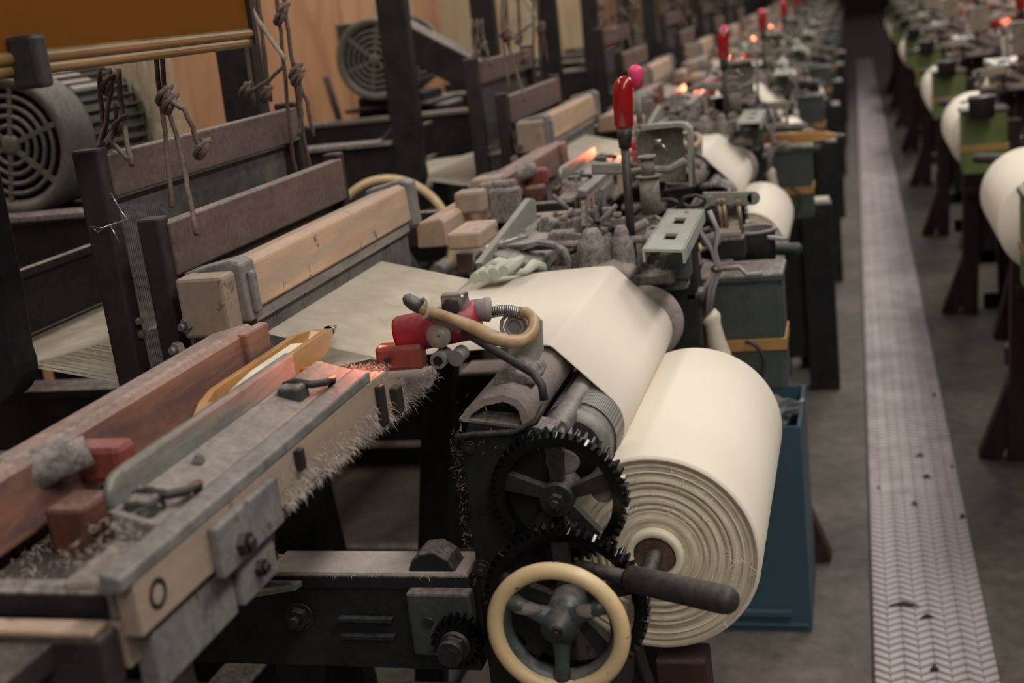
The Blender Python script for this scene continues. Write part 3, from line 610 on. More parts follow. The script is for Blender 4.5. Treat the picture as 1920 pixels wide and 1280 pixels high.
P('cable_tie', MB().tube([at(1345+11*math.cos(t*.7), 503+4*math.sin(t*.7), Y=1.86-.006*math.sin(t*.7)) for t in range(9)], .002, 6, closed=True), 'rubber')
pgp = [at(*a, Y=1.845) for a in ((1327, 592), (1333, 597), (1336, 608), (1343, 640), (1350, 660), (1362, 705))]
pgo = P('inline_plug', MB().tube(pgp, [.016, .016, .0125, .0145, .0155, .0165], 18), 'creamplug')
for i in (1, 2, 3):
    q = pgp[4].lerp(pgp[5], i/4.); P('plug_groove', MB().tube([q+Vector((0, 0, .0004)), q-Vector((0, 0, .0006))], .0166, 18), 'dark', pgo)
P('wire_loop', MB().tube([at(1395+38*math.cos(t*.3), 682+42*math.sin(t*.3), Y=1.88) for t in range(-5, 13)], .003, 8), 'rubber')
fz = lambda r: ((r.uniform(-.45, -.25), r.uniform(1.69, 1.97), .877+r.random()**3*.03), (r.uniform(-1, 1), r.uniform(-1, 1), r.uniform(0, 1)))
P('bed_lint', fuzz(fz, 2200, .008, r=.00025, seed=15), 'lint', kind='stuff')
P('wire_arc', MB().tube([at(*a, Y=1.83) for a in ((1185, 500), (1200, 440), (1225, 425), (1260, 430), (1290, 470), (1300, 520))], .0030, 8), 'dusty')
for i_, (px, py, w_, h_, Y__) in enumerate(((1255, 520, .05, .02, 1.72), (1300, 545, .03, .018, 1.80), (1235, 495, .03, .02, 1.76), (1290, 470, .03, .03, 1.84), (1180, 430, .02, .02, 1.86), (1330, 440, .03, .02, 1.9))):
    q = at(px, py, Y=Y__); P('cast_lug', MB().box(q.x-w_/2, q.x+w_/2, Y__, Y__+.03, q.z-h_, q.z), ('dusty', 'iron_green', 'lintcap', 'dusty', 'olive', 'dusty')[i_], bevel=.006)
# assorted dusty linkages between the far box and the bed
rn = random.Random(11)
for i in range(76):
    x = rn.uniform(-.50, -.27); y = rn.uniform(1.76, 1.98); z = .87+rn.uniform(0, .05)
    k = i % 4
    if k == 0: P('link_bar', MB().bar((x, y, z), (x+rn.uniform(-.07, .07), y+rn.uniform(-.02, .06), z+rn.uniform(0, .04)), .008, rn.uniform(.012, .022)), rn.choice(['dusty', 'dusty', 'olive', 'palegreen', 'iron']), bevel=.002)
    elif k == 1: P('hex_nut', MB().nut((x, y, z), (0, 0, 1), rn.uniform(.008, .013), .012), 'dusty')
    elif k == 2: P('link_rod', MB().cyl((x, y, z), (x+rn.uniform(-.05, .08), y+rn.uniform(-.03, .05), z+rn.uniform(.01, .05)), rn.uniform(.003, .006), 10), rn.choice(['dusty', 'hub', 'olive']))
    else: P('cast_lug', MB().box(x, x+rn.uniform(.02, .04), y, y+rn.uniform(.015, .03), .86, z+.01), rn.choice(['dusty', 'lintcap', 'iron_green']), bevel=.004)
P('far_bracket', MB().box(-.28, -.24, 1.80, 1.86, .62, .90), 'iron', bevel=.004)
P('spring_lever', MB().bar((-.20, 2.03, .86), (-.12, 2.03, .845), .012, .008), 'bright', bevel=.002)
# warp beam, back rest, drop wires
P('back_rest', MB().cyl((-1.42, YN+.03, .865), (-1.42, YF, .865), .03, 24), 'steel')
wb = P('warp_beam', MB().cyl((-1.5, YN+.02, .42), (-1.5, YF+.02, .42), .03, 20), 'iron')
P('warp_winding', MB().cyl((-1.5, 1.24, .42), (-1.5, 1.65, .42), .15, 48), 'yarn', wb)
P('drop_bar', MB().box(-1.09, -1.075, 1.17, 1.72, .982, .992).box(-1.09, -1.075, 1.17, 1.72, .90, .906), 'iron')
dw = MB()
for i in range(130): y = 1.22+i*.0033; dw.box(-1.084, -1.082, y, y+.0021, .906, .984)
P('drop_wires', dw, 'hub', kind='stuff')
# ================================================================== cloth
RC = (-.226, .684); RR = .110
wc = MB()
p1 = [(-.53, .8955), (-.50, .897), (-.43, .9005), (-.36, .9035), (-.332, .9035)] + [( -.3325+.014*math.sin(t), .8895+.014*math.cos(t)) for t in (.15, .3, .45, .6, .75)]
e2 = []
for a in (42, 34, 24, 12, 0, -12, -24, -36, -46): e2.append((EC[0]+.0425*math.cos(math.radians(a)), EC[1]+.0425*math.sin(math.radians(a))))
wc.strip(p1+e2, 1.25, 1.63, .0012)
cl = mk('woven_cloth', wc, M['cloth'], pivot=(-.40, 1.44, .90))
tag(cl, 'wide cream cotton web passing over the breast beam of the nearest loom', 'cloth')
# warp sheet
ws = MB(); rnd = random.Random(4)
for i in range(290):
    y = 1.252+i*.00130; u = 1 if i % 2 else 0; j = rnd.uniform(-.0015, .0015)
    pts = [(-.528, y, .8965), (-.655, y+j*.1, .930 if u else .874), (-.735, y, .948 if u else .862), (-.79, y, .944 if u else .866), (-.98, y+j, .905), (-1.08, y, .902), (-1.42, y+j, .897)]
    r = .00060
    ws.tube(pts, r, 3, caps=False)
    ws.tube([(-1.42, y+j, .897), (-1.452, y, .87), (-1.62, y, .47)], r, 3, caps=False)
wp = mk('warp_sheet', ws, M['warp'], pivot=(-1.0, 1.44, .9)); wp['kind'] = 'stuff'
tag(wp, 'sheet of grey cream warp threads stretched behind the harness of the nearest loom', 'warp')
# ================================================================== cloth roll
def make_roll():
    r = thing('cloth_roll', (RC[0], 1.2, RC[1]), 'large cream cloth roll in front of the nearest loom, black handle before it', 'cloth roll')
    prof = [(.0, RR-.004), (.001, RR-.0012), (.004, RR), (.396, RR), (.4, RR-.002), (.401, .03)]
    mk('rolled_cloth', MB().lathe((RC[0], 1.2, RC[1]), (0, 1, 0), prof, 96), M['cloth'], r)
    rn = random.Random(3); pr = []; rad = RR-.0035; base = .0
    while rad > .030:
        st = rn.uniform(.0008, .0036); off = rn.uniform(-.0005, .0004) + .0012*math.sin((RR-rad)*38)
        pr += [(off, rad), (off+rn.uniform(-.0002, .0002), rad-st+.0003)]; rad -= st
    mk('layered_end', MB().lathe((RC[0], 1.2, RC[1]), (0, 1, 0), [(.0035, RR-.003)]+pr, 96), M['rollend'], r)
    mk('core_tube', MB().lathe((RC[0], 1.2, RC[1]), (0, 1, 0), [(.01, .031), (-.008, .0305), (-.0095, .0295), (-.0095, .0235), (-.008, .0225), (.02, .022)], 64), M['cardboard'], r)
    mk('wooden_core', MB().lathe((RC[0], 1.2, RC[1]), (0, 1, 0), [(-.004, .001), (-.005, .012), (-.005, .020), (-.003, .0215), (.02, .0217)], 48), M['core'], r)
    mk('core_shaft', MB().cyl((RC[0], 1.10, RC[1]), (RC[0], 1.66, RC[1]), .009, 20), M['hub'], r)
    th = MB(); rn = random.Random(9)
    for i in range(46):
        a = rn.uniform(-.9, 2.6); q = rn.uniform(.05, RR-.006); da = rn.uniform(-.25, .25); pts = []
        for k in range(6):
            t = k/5.; aa = a+da*t; qq = q+(rn.uniform(-.006, .010))*t
            pts.append((RC[0]+qq*math.cos(aa), 1.196-.005*math.sin(t*PI)*rn.uniform(.4, 1), RC[1]+qq*math.sin(aa)))
        th.tube(pts, .00022, 3)
    mk('loose_threads', th, M['yarn'], r, kind='stuff')
    return r
roll = make_roll()
# ================================================================== heddle frames
def heddle(x, ztop, zb, y0, y1, name, label, bx):
    t = thing('heddle_frame', (x, (y0+y1)/2, .70), label, 'heddle frame', None)
    mk('top_bar', MB().box(x-.009, x+.009, y0, y1, zb, ztop), M['purple'], t, bevel=.002)
    mk('bottom_bar', MB().box(x-.009, x+.009, y0, y1, .70, .745), M['purple'], t, bevel=.002)
    for y in (y0-.012, y1):
        mk('stile', MB().box(x-bx, x+bx*.3, y-.006, y+.018, .70, ztop+.008), M['darkwood'], t, bevel=.003)
    mk('heddle_rod', MB().box(x-.016, x-.013, y0, y1, zb-.012, zb-.006), M['steel'], t); mk('heddle_rod', MB().box(x-.016, x-.013, y0, y1, .76, .766), M['steel'], t)
    h = MB(); n = 120
    for i in range(n):
        y = y0+.018+(y1-y0-.036)*i/(n-1); h.box(x-.0155, x-.0140, y, y+.0014, .765, zb+.002)
    mk('heddle_wires', h, M['bright'], t, kind='stuff')
    mk('frame_screw', MB().nut((x+.009, y0-.004, .965), (1, -1, 0), .005, .004).nut((x+.009, y0-.004, .95), (1, -1, 0), .005, .004), M['bright'], t)
    return t
hf = heddle(-.732, 1.071, 1.012, 1.205, 1.70, 'f', 'front purple-brown wooden heddle frame, the lower one nearest the reed of the nearest loom', .020)
hb = heddle(-.790, 1.150, 1.103, 1.205, 1.70, 'b', 'rear purple-brown wooden heddle frame, the raised one behind the other on the nearest loom', .024)
# wire twisted round the rear stile
tag(mk('tie_wire', MB().tube([at(208, 362, Y=1.185), at(228, 398, Y=1.18), at(240, 410, Y=1.18), (-.786, 1.175, 1.075), (-.80, 1.175, 1.078), (-.795, 1.18, 1.07), at(205, 420, Y=1.18), at(224, 455, Y=1.18)], .0009, 6), M['bright'], pivot=at(228, 400, Y=1.18)), 'thin bright wire twisted round the dark stile of the rear heddle frame', 'wire')
# ---- cords
def knot(mb, c, r):
    c = Vector(c)
    mb.tube([c+Vector((r*1.6*math.sin(t*.9), r*1.1*math.cos(t*1.3), r*1.5*math.cos(t*.7))) for t in range(12)], r*.55, 7)
def cord(frame, strands, knots, mt='cord', r=.0028, nm='suspension_cord'):
    first = None
    for s in strands:
        s2 = []
        for i in range(len(s)-1):
            for k in range(4):
                q = Vector(s[i]).lerp(Vector(s[i+1]), k/4.); s2.append(q+Vector((math.sin(k*2+i)*.0008, math.cos(k*3+i)*.0008, 0)))
        s2.append(Vector(s[-1])); o = mk(nm, MB().tube(s2, r, 8), M[mt], frame)
        first = first or o
    for k in knots:
        mb = MB(); knot(mb, k, r*2.2); mk('knot', mb, M[mt], first)
Y_ = 1.28
cord(hf, [[at(292, 0, Y=1.26), at(294, 135, Y=1.26), at(303, 190, Y=1.26), at(312, 270, Y=1.25), at(322, 390, Y=1.22)], [at(306, 0, Y=1.26), at(305, 140, Y=1.26), at(315, 200, Y=1.26), at(335, 270, Y=1.25), at(352, 350, Y=1.22), at(368, 440, Y=1.19)], [at(320, 190, Y=1.25), at(345, 205, Y=1.24), at(362, 240, Y=1.24), at(368, 262, Y=1.24), at(380, 282, Y=1.24)]],
      [at(305, 180, Y=1.255), at(316, 196, Y=1.255), at(376, 281, Y=1.24)])
cord(hb, [[at(185, 130, Y=1.24), at(190, 200, Y=1.24), at(196, 250, Y=1.23), at(240, 300, Y=1.2)], [at(205, 130, Y=1.25), at(208, 170, Y=1.24), at(198, 235, Y=1.23), at(180, 285, Y=1.2)], [at(222, 130, Y=1.25), at(228, 200, Y=1.24), at(235, 250, Y=1.22), at(247, 310, Y=1.2)], [at(215, 195, Y=1.25), at(222, 235, Y=1.24), at(195, 270, Y=1.2)]],
      [at(200, 160, Y=1.245), at(200, 262, Y=1.23), at(222, 236, Y=1.23)])
cord(hf, [[at(515, -30, Y=1.62), at(526, 60, Y=1.62), at(535, 150, Y=1.63), at(548, 290, Y=1.65), at(556, 325, Y=1.66)], [at(530, -30, Y=1.62), at(540, 60, Y=1.62), at(552, 140, Y=1.63), at(568, 250, Y=1.66), at(588, 350, Y=1.69)], [at(555, 140, Y=1.62), at(575, 190, Y=1.63), at(588, 255, Y=1.64)], [at(562, 150, Y=1.62), at(565, 215, Y=1.63), at(560, 255, Y=1.63)]],
      [at(528, 22, Y=1.61), at(524, 32, Y=1.61), at(552, 135, Y=1.62), at(556, 146, Y=1.62)])
cord(hb, [[at(445, -20, Y=1.68), at(458, 60, Y=1.68), at(478, 205, Y=1.68)], [at(470, -30, Y=1.66), at(490, 60, Y=1.66), at(505, 180, Y=1.67)], [at(482, -20, Y=1.66), at(490, 40, Y=1.66), at(497, 110, Y=1.66), at(508, 190, Y=1.67)], [at(530, 125, Y=1.64), at(505, 150, Y=1.64), at(468, 172, Y=1.64), at(455, 168, Y=1.64)]],
      [at(458, 170, Y=1.64), at(496, 178, Y=1.65)])
cord(hb, [[at(455, -10, Y=1.6), at(495, 55, Y=1.6), at(535, 112, Y=1.6)]], [], 'palecord', .0032, 'pale_twine')
# ---- hank of yarn
yh = MB(); rn = random.Random(5)
for i in range(150):
    x = rn.uniform(-1.40, -1.28)+.02; z = rn.uniform(1.0, 1.06); j = rn.uniform(-.02, .02)
    yh.tube([(x, 2.2+j, 1.34), (x+rn.uniform(-.01, .01), 2.2+j, 1.22), (x+rn.uniform(-.02, .02), 2.21+j, 1.12), (x+rn.uniform(-.035, .035), 2.2+j, z)], .0007, 3, caps=False)
tag(mk('yarn_hank', yh, M['yarn'], pivot=(-1.34, 2.2, 1.1), kind='stuff'), 'hank of loose cream threads hanging behind the brown cords', 'yarn')
# ---- board and the black block hanging above
bd = thing('hanging_board', (-.70, .95, 1.24), 'orange-brown board with gilt lower moulding hanging above the nearest loom', 'board')
mk('panel', MB().box(-.706, -.696, .45, 1.42, 1.262, 1.75), M['board'], bd)
mk('moulding', MB().tube([(-.697, .45, 1.258), (-.697, 1.42, 1.258)], .0065, 12).tube([(-.699, .45, 1.248), (-.699, 1.42, 1.248)], .006, 12), M['gold'], bd)
mk('edge_strip', MB().box(-.708, -.690, 1.417, 1.425, 1.245, 1.75), M['darkwood'], bd)
q0, q1 = at(5, 70, Y=.955), at(80, 165, Y=.955)
tag(mk('clamp_block', MB().box(q0.x, q1.x, .955, .975, q1.z, q0.z), M['rubber'], pivot=((q0.x+q1.x)/2, .945, q1.z), bevel=.004), 'square black block clamped on the lower edge of the orange-brown board', 'block')
# ================================================================== shuttle
def make_shuttle(c, label, along=1):
    c = Vector(c); t = thing('shuttle', tuple(c), label, 'shuttle')
    prof = [(-.16, .001), (-.150, .005), (-.12, .013), (-.09, .0175), (.09, .0175), (.12, .013), (.150, .005), (.16, .001)]
    mb = MB(); n = 12; vs = []; fs = []
    hw_, hh_ = 1.0, .75
    for y, r in prof:
        sec = [(-r, -r*.7), (r, -r*.7), (r, r*.7), (r*.62, r*.7), (r*.62, -r*.2), (-r*.62, -r*.2), (-r*.62, r*.7), (-r, r*.7)] if abs(y) < .1 else [(-r, -r*.7), (r, -r*.7), (r, r*.7), (r*.62, r*.7), (r*.3, r*.7), (-r*.3, r*.7), (-r*.62, r*.7), (-r, r*.7)]
        for a, b_ in sec: vs.append((c.x+a, c.y+y, c.z+.0125+b_))
    for i in range(len(prof)-1):
        for k in range(8): fs.append((i*8+k, i*8+(k+1) % 8, (i+1)*8+(k+1) % 8, (i+1)*8+k))
    mb.add(vs, fs); mk('body', mb, M['shuttle'], t, bevel=.001)
    mk('weft_cop', MB().lathe(c+Vector((0, 0, .014)), (0, 1, 0), [(-.085, .001), (-.08, .006), (-.03, .0105), (.06, .0105), (.085, .004), (.086, .001)], 20), M['yarn'], t)
    for s in (-1, 1): mk('tip', MB().lathe(c+Vector((0, s*.155, .0125)), (0, s, 0), [(-.006, .0065), (.004, .005), (.016, .001)], 14), M['bright'], t)
    return t
sh1 = make_shuttle((-.572, 1.088, .920), 'varnished wooden shuttle with cream cop in the near shuttle box of the nearest loom')
# ================================================================== weft sensor lamp
def make_sensor():
    c0, c1 = at(752, 628, Y=1.16), at(893, 598, Y=1.17)
    t = thing('weft_lamp', tuple(c0.lerp(c1, .5)-Vector((0, 0, .03))), 'crimson cylindrical lamp housing with amber hooked tube over the nearest web', 'lamp')
    d = (c1-c0).normalized()
    mk('housing', MB().tube([c0-d*.004, c0, c1, c1+d*.003], [.0175, .0195, .0195, .015], 36), M['crimson'], t)
    mk('lens', MB().tube([c0-d*.0045, c0-d*.0030], .0168, 28), M['lens'], t)
    q = at(822, 630, Y=1.1425); mk('sticker', MB().lathe(q, (.05, -1, .1), [(-.001, .0125), (.0008, .0125), (.0008, .001)], 24), M['platemetal'], t)
    a, b_ = at(712, 668, Y=1.15), at(800, 662, Y=1.16)
    mk('bracket_box', MB().bar(a-Vector((0, .004, 0)), at(796, 664, Y=1.15), .022, .026), M['redbox'], t, bevel=.004)
    mk('bracket_screw', MB().nut(at(727, 676, Y=1.132), (0, -1, 0), .004, .002), M['hub'], t)
    q = at(828, 670, Y=1.15)
    mk('clamp_bolt', MB().cyl(q+Vector((0, -.012, 0)), q+Vector((0, .012, 0)), .0085, 20).cyl(q+Vector((.018, -.010, .001)), q+Vector((.018, .012, .001)), .008, 20), M['steel'], t)
    mk('socket', MB().cyl(q+Vector((0, -.0125, 0)), q+Vector((0, -.011, 0)), .0055, 6), M['dark'], t)
    q = at(852, 572, Y=1.16)
    mk('square_nut', MB().box(q.x-.013, q.x+.013, 1.155, 1.172, q.z-.011, q.z+.012), M['bright'], t, bevel=.003)
    mk('nut_face', MB().lathe((q.x-.002, 1.154, q.z-.001), (0, -1, 0), [(-.002, .0100), (.0015, .0095), (.0025, .006), (.003, .001)], 6, False), M['rubber'], t)
    mk('red_washer', MB().cyl(at(872, 583, Y=1.175), at(880, 582, Y=1.175), .011, 24), M['red'], t)
    mk('grey_cap', MB().tube([at(880, 582, Y=1.175), at(905, 581, Y=1.178), at(910, 580, Y=1.178), at(918, 580, Y=1.18)], [.0105, .0115, .0125, .0125], 24), M['grey'], t)
    sp = [at(918, 586, Y=1.18), at(938, 582, Y=1.18), at(958, 582, Y=1.18), at(975, 586, Y=1.178)]
    mk('spring_core', MB().tube(sp, .0042, 10), M['steel'], t)
    co = []
    for i in range(14*12):
        u = i/(14*12.)*3; k = min(2, int(u)); p = sp[k].lerp(sp[k+1], u-k); a = 2*PI*i/12
        co.append(p+Vector((0, .0055*math.cos(a), .0055*math.sin(a))))
    mk('coil_spring', MB().tube(co, .0008, 5), M['bright'], t)
    hk = [(770, 566), (783, 574), (805, 583), (850, 598), (890, 615), (925, 632), (955, 640), (980, 637), (997, 622), (1001, 603), (993, 590), (978, 584)]
    ys = [1.13, 1.13, 1.13, 1.13, 1.13, 1.13, 1.135, 1.145, 1.155, 1.165, 1.172, 1.178]
    hkp = [at(a, b, Y=y) for (a, b), y in zip(hk, ys)]
    fine = []; fr = []
    rr = [.0050, .0062, .0052, .0052, .0068, .0072, .0068, .0062, .0058, .0056, .0054, .0052]
    for i in range(len(hkp)-1):
        p0, p1, p2, p3 = hkp[max(i-1, 0)], hkp[i], hkp[i+1], hkp[min(i+2, len(hkp)-1)]
        for k in range(5):
            u = k/5.; fine.append(.5*((2*p1)+(p2-p0)*u+(2*p0-5*p1+4*p2-p3)*u*u+(3*p1-p0-3*p2+p3)*u**3)); fr.append(rr[i]*(1-u)+rr[i+1]*u)
    mk('hooked_tube', MB().tube(fine, fr, 18), M['amber'], t, label='amber plastic tube bent into a hook')
    mk('tube_tip', MB().tube([at(757, 556, Y=1.13), at(763, 560, Y=1.13), at(775, 568, Y=1.13), at(790, 577, Y=1.13)], [.0025, .0062, .0075, .0068], 16), M['iron_green'], t)
    mk('tie_band', MB().tube([at(796+9*math.cos(a*.8)*.9, 577+19*math.sin(a*.8), Y=1.129-.005*math.cos(a*.8)) for a in range(8)], .0022, 6, closed=True), M['creamplug'], t)
    mk('black_tube', MB().tube([at(795, 590, Y=1.14), at(850, 612, Y=1.138), at(870, 620, Y=1.138)], .0042, 10), M['steel'], t)
    mk('cable', MB().tube([at(868, 620, Y=1.138), at(900, 640, Y=1.13), at(950, 670, Y=1.115), at(1000, 700, Y=1.10), at(1016, 722, Y=1.092), at(1020, 750, Y=1.09)], .0042, 10), M['rubber'], t)
    a = [at(*p, Y=1.19) for p in ((962, 575), (990, 575), (1017, 600), (1019, 655), (1010, 675), (985, 690), (955, 690), (950, 600))]
    mk('mounting_plate', MB().prism([(p.x, p.z) for p in a], 1.188, 1.192), M['platemetal'], t, bevel=.001)
    q = at(965, 612, Y=1.185)
    for r_ in (.014, .009): mk('plate_ring', MB().tube([(q.x+r_*math.cos(i*.5236), 1.184, q.z+r_*math.sin(i*.5236)) for i in range(12)], .002, 8, closed=True), M['platemetal'], t)
    mk('mounting_foot', MB().prism([(-.362, .893), (-.318, .893), (-.322, .903), (-.345, .912), (-.358, .905)], 1.14, 1.20), M['dusty'], t, bevel=.003)
    l = bpy.data.lights.new('lamp_beam', 'SPOT'); l.energy = 3.0; l.color = (1, .20, .09); l.spot_size = .95; l.spot_blend = .9; l.shadow_soft_size = .012
    lo = bpy.data.objects.new('lamp_beam', l); C.objects.link(lo); lo.parent = t
    pv = Vector(t['pv']); p = c0-d*.022+Vector((0, -.004, .012)); tgt = at(630, 745, X=-.465)
    lo.location = p-pv; lo.rotation_euler = (tgt-p).to_track_quat('-Z', 'Y').to_euler()
    return t
sensor = make_sensor()
# ---- temple on the far selvedge
tm = thing('temple', (-.44, 1.60, .905), 'pale green rippled metal temple gripping the far edge of the nearest web', 'temple')
def tp(px, py, Y=1.585): return at(px, py-2, Y=Y)
for (px, py, rr) in ((890, 524, .0075), (906, 521, .0085), (925, 516, .0085), (944, 510, .0075)):
    a = tp(px, py, 1.56); mk('ripple_ring', MB().tube([a, a+Vector((.006, .03, .002)), a+Vector((.012, .055, .004))], [rr, rr*1.05, rr*.7], 14), M['templegreen'], tm)
a = [tp(*p) for p in ((898, 514), (908, 500), (925, 490), (945, 496), (965, 510), (955, 520), (930, 522))]
mk('cover_plate', MB().prism([(p.x, p.z) for p in a], 1.585, 1.615), M['templegreen'], tm, bevel=.004)
for px, py in ((915, 508), (936, 505)):
    mk('cover_hole', MB().ball(tp(px, py, 1.583), .0035, .002, .002, 10, 6), M['dark'], tm)
mk('temple_arm', MB().tube([tp(950, 514, 1.60), tp(985, 511, 1.62), tp(1000, 498, 1.64), tp(1015, 503, 1.66), tp(1018, 518, 1.67)], [.004, .005, .008, .008, .006], 12), M['templegreen'], tm)
# ================================================================== control box
def make_box():
    t = thing('control_box', (-.19, 1.95, .63), 'dark green metal control box with yellow tape band beside the nearest web', 'control box')
    mk('case', MB().box(-.250, -.126, 1.90, 2.0, .632, .812), M['boxgreen'], t, bevel=.006)
    mk('lid', MB().box(-.254, -.122, 1.896, 2.004, .806, .820), M['boxgreen'], t, bevel=.004)
    mk('tape_band', MB().box(-.253, -.124, 1.8985, 2.002, .698, .717).box(-.30, -.25, 1.899, 1.902, .694, .715), M['tape'], t, bevel=.001, label='dirty yellow band')
    mk('box_bracket', MB().box(-.29, -.25, 1.94, 1.98, .66, .78), M['iron'], t, bevel=.003)
    return t
cbox = make_box()
# ================================================================== motor
def make_motor(c, label, R=.118):
    c = Vector(c); t = thing('motor', (c.x, c.y+.12, c.z-R-.02), label, 'motor')
    cv = mk('fan_cover', MB().lathe(c, (0, 1, 0), [(.012, R*.80), (.004, R*.86), (.0, R*.93), (.004, R), (.07, R*1.02), (.085, R*1.0), (.085, R*.9)], 56), M['motor'], t)
    mk('cover_back', MB().lathe(c, (0, 1, 0), [(.03, .001), (.03, R*.9)], 40), M['dark'], t)
    mk('grille_hub', MB().lathe(c, (0, 1, 0), [(.004, .001), (.004, R*.10), (.008, R*.16), (.012, R*.16)], 24), M['motor'], t)
    for rr in (.28, .42, .56, .70):
        mk('grille_ring', MB().tube([(c.x+R*rr*math.cos(i*PI/18), c.y+.010, c.z+R*rr*math.sin(i*PI/18)) for i in range(36)], .0042, 6, closed=True), M['motor'], t)
    for k in range(6):
        a = k*PI/3+.3; mk('grille_spoke', MB().bar((c.x+R*.12*math.cos(a), c.y+.009, c.z+R*.12*math.sin(a)), (c.x+R*.86*math.cos(a), c.y+.009, c.z+R*.86*math.sin(a)), .005, .009, (math.sin(a), 0, -math.cos(a))), M['motor'], t)
    mk('body', MB().cyl(c+Vector((0, .085, 0)), c+Vector((0, .30, 0)), R*.86, 40), M['motor'], t)
    fb = MB()
    for k in range(36):
        a = 2*PI*k/36; d = Vector((math.cos(a), 0, math.sin(a))); q = Vector((-d.z, 0, d.x))*.0015
        ps = [c+d*R*.84-q, c+d*R*.84+q, c+d*R*.99+q*.7, c+d*R*.99-q*.7]
        fb.add([p+Vector((0, .09, 0)) for p in ps]+[p+Vector((0, .28, 0)) for p in ps], [(0,1,2,3),(4,7,6,5),(0,4,5,1),(1,5,6,2),(2,6,7,3),(3,7,4,0)])
    mk('cooling_fins', fb, M['motor'], t)
    mk('end_bell', MB().lathe(c, (0, 1, 0), [(.28, R*.98), (.31, R*.95), (.33, R*.5), (.34, .02), (.40, .012), (.40, .001)], 40), M['motor'], t)
    mk('name_plate', MB().bar(c+Vector((R*.45, .10, R*.80)), c+Vector((R*.45, .19, R*.80)), .075, .006, (.5, 0, .87)), M['label'], t)
    mk('terminal_box', MB().box(c.x-R*1.25, c.x-R*.85, c.y+.10, c.y+.2, c.z+R*.2, c.z+R*.95), M['iron_green'], t, bevel=.004)
    mk('foot', MB().box(c.x-R*.9, c.x+R*.9, c.y+.09, c.y+.27, c.z-R-.02, c.z-R+.006), M['iron'], t, bevel=.003)
    return t
M1 = at(14, 274, Y=1.92); M2 = at(700, 112, Y=3.37)
mot1 = make_motor(M1, 'grey green electric motor with slotted fan cover at the left edge, under the orange-brown board', .122)
mot2 = make_motor(M2, 'dusty electric motor with round grille against the plywood wall, second along the left row', .112)
for (m_, R_) in ((M1, .122), (M2, .112)):
    st = MB(); zt = m_.z-R_-.021
    P_ = thing('motor_stand', (m_.x, m_.y+.18, 0), 'black iron stand carrying the motor at the left edge' if m_ is M1 else 'black iron stand carrying the motor by the plywood wall', 'stand')
    mk('stand_plate', MB().box(m_.x-.13, m_.x+.13, m_.y+.05, m_.y+.30, zt-.012, zt), M['iron'], P_, bevel=.003)
    mk('stand_web', MB().box(m_.x-.11, m_.x+.16, m_.y+.10, m_.y+.28, zt-.13, zt-.012), M['iron'], P_, bevel=.006)
    mk('tension_arm', MB().tube([(m_.x-.17, m_.y+.05, zt+.10), (m_.x-.15, m_.y+.05, zt-.02), (m_.x-.15, m_.y+.06, zt-.10)], .010, 10), M['hub'], P_)
    mk('stand_leg', MB().box(m_.x-.10, m_.x-.05, m_.y+.12, m_.y+.26, 0, zt-.13), M['iron'], P_, bevel=.004)
    mk('stand_leg', MB().box(m_.x+.08, m_.x+.13, m_.y+.12, m_.y+.26, 0, zt-.13), M['iron'], P_, bevel=.004)
# belt guard sloping down behind the second loom's post
tag(mk('belt_guard', MB().bar((-1.12, 3.12, 1.22), (-.83, 3.02, 1.06), .05, .085), M['iron'], pivot=(-1.0, 3.07, 1.1), bevel=.004), 'sloping black belt guard with dusty upper edge behind the tall black post', 'guard')
# rear pulley wheel (cream rim) of the second loom
def make_pulley(c):
    t = thing('pulley_wheel', tuple(c), 'large cream-rimmed wheel behind the beam of the nearest loom', 'wheel')
    mk('rim', MB().tube([(c.x+.135*math.cos(i*PI/32), c.y, c.z+.135*math.sin(i*PI/32)) for i in range(64)], .0095, 12, closed=True), M['cream'], t)
    mk('web', MB().lathe(c, (0, 1, 0), [(-.004, .13), (.006, .12), (.008, .126)], 48), M['wheelgreen'], t)
    for k in range(4):
        a = k*PI/2+.5; mk('spoke', MB().bar((c.x, c.y+.006, c.z), (c.x+.13*math.cos(a), c.y+.002, c.z+.13*math.sin(a)), .012, .03, (math.sin(a), 0, -math.cos(a))), M['wheelgreen'], t)
    mk('hub', MB().cyl(c+Vector((0, -.012, 0)), c+Vector((0, .12, 0)), .03, 24), M['hub'], t)
    return t
make_pulley(Vector((-.975, 2.50, .80)))
# ---- blue board box at the floor with a crumpled plastic bag
bl = thing('blue_bin', (-.29, 2.4, 0), 'blue plastic-board bin on the floor behind the large cloth roll', 'bin')
mk('front_sheet', MB().box(-.46, -.134, 2.298, 2.304, 0, .43), M['blue'], bl, bevel=.001)
mk('side_sheet', MB().box(-.140, -.134, 2.304, 2.56, 0, .43).box(-.46, -.454, 2.304, 2.56, 0, .43), M['blue'], bl, bevel=.001)
mk('back_sheet', MB().box(-.454, -.14, 2.554, 2.56, 0, .43), M['blue'], bl, bevel=.001)
mk('folded_flap', MB().box(-.45, -.17, 2.288, 2.298, .035, .05).box(-.46, -.14, 2.292, 2.298, .012, .020), M['blue'], bl, bevel=.003)
q = at(1462, 765, Y=2.34); mb = MB(); rn = random.Random(2); vs = []; fs = []
for i in range(9):
    for j in range(9):
        u, v_ = i/8., j/8.
        vs.append((q.x-.05+.075*u+.02*v_, q.y-.045+.12*u*(1-.3*v_)+rn.uniform(-.008, .008), q.z-.045+.085*v_*(1-.45*u)+rn.uniform(-.006, .006)))
for i in range(8):
    for j in range(8): fs.append((i*9+j, (i+1)*9+j, (i+1)*9+j+1, i*9+j+1))
mb.add(vs, fs, False); pb = mk('plastic_bag', mb, M['plastic'], pivot=q); so = pb.modifiers.new('s', 'SOLIDIFY'); so.thickness = .001
tag(pb, 'crumpled white plastic bag over the top of the blue bin', 'bag')
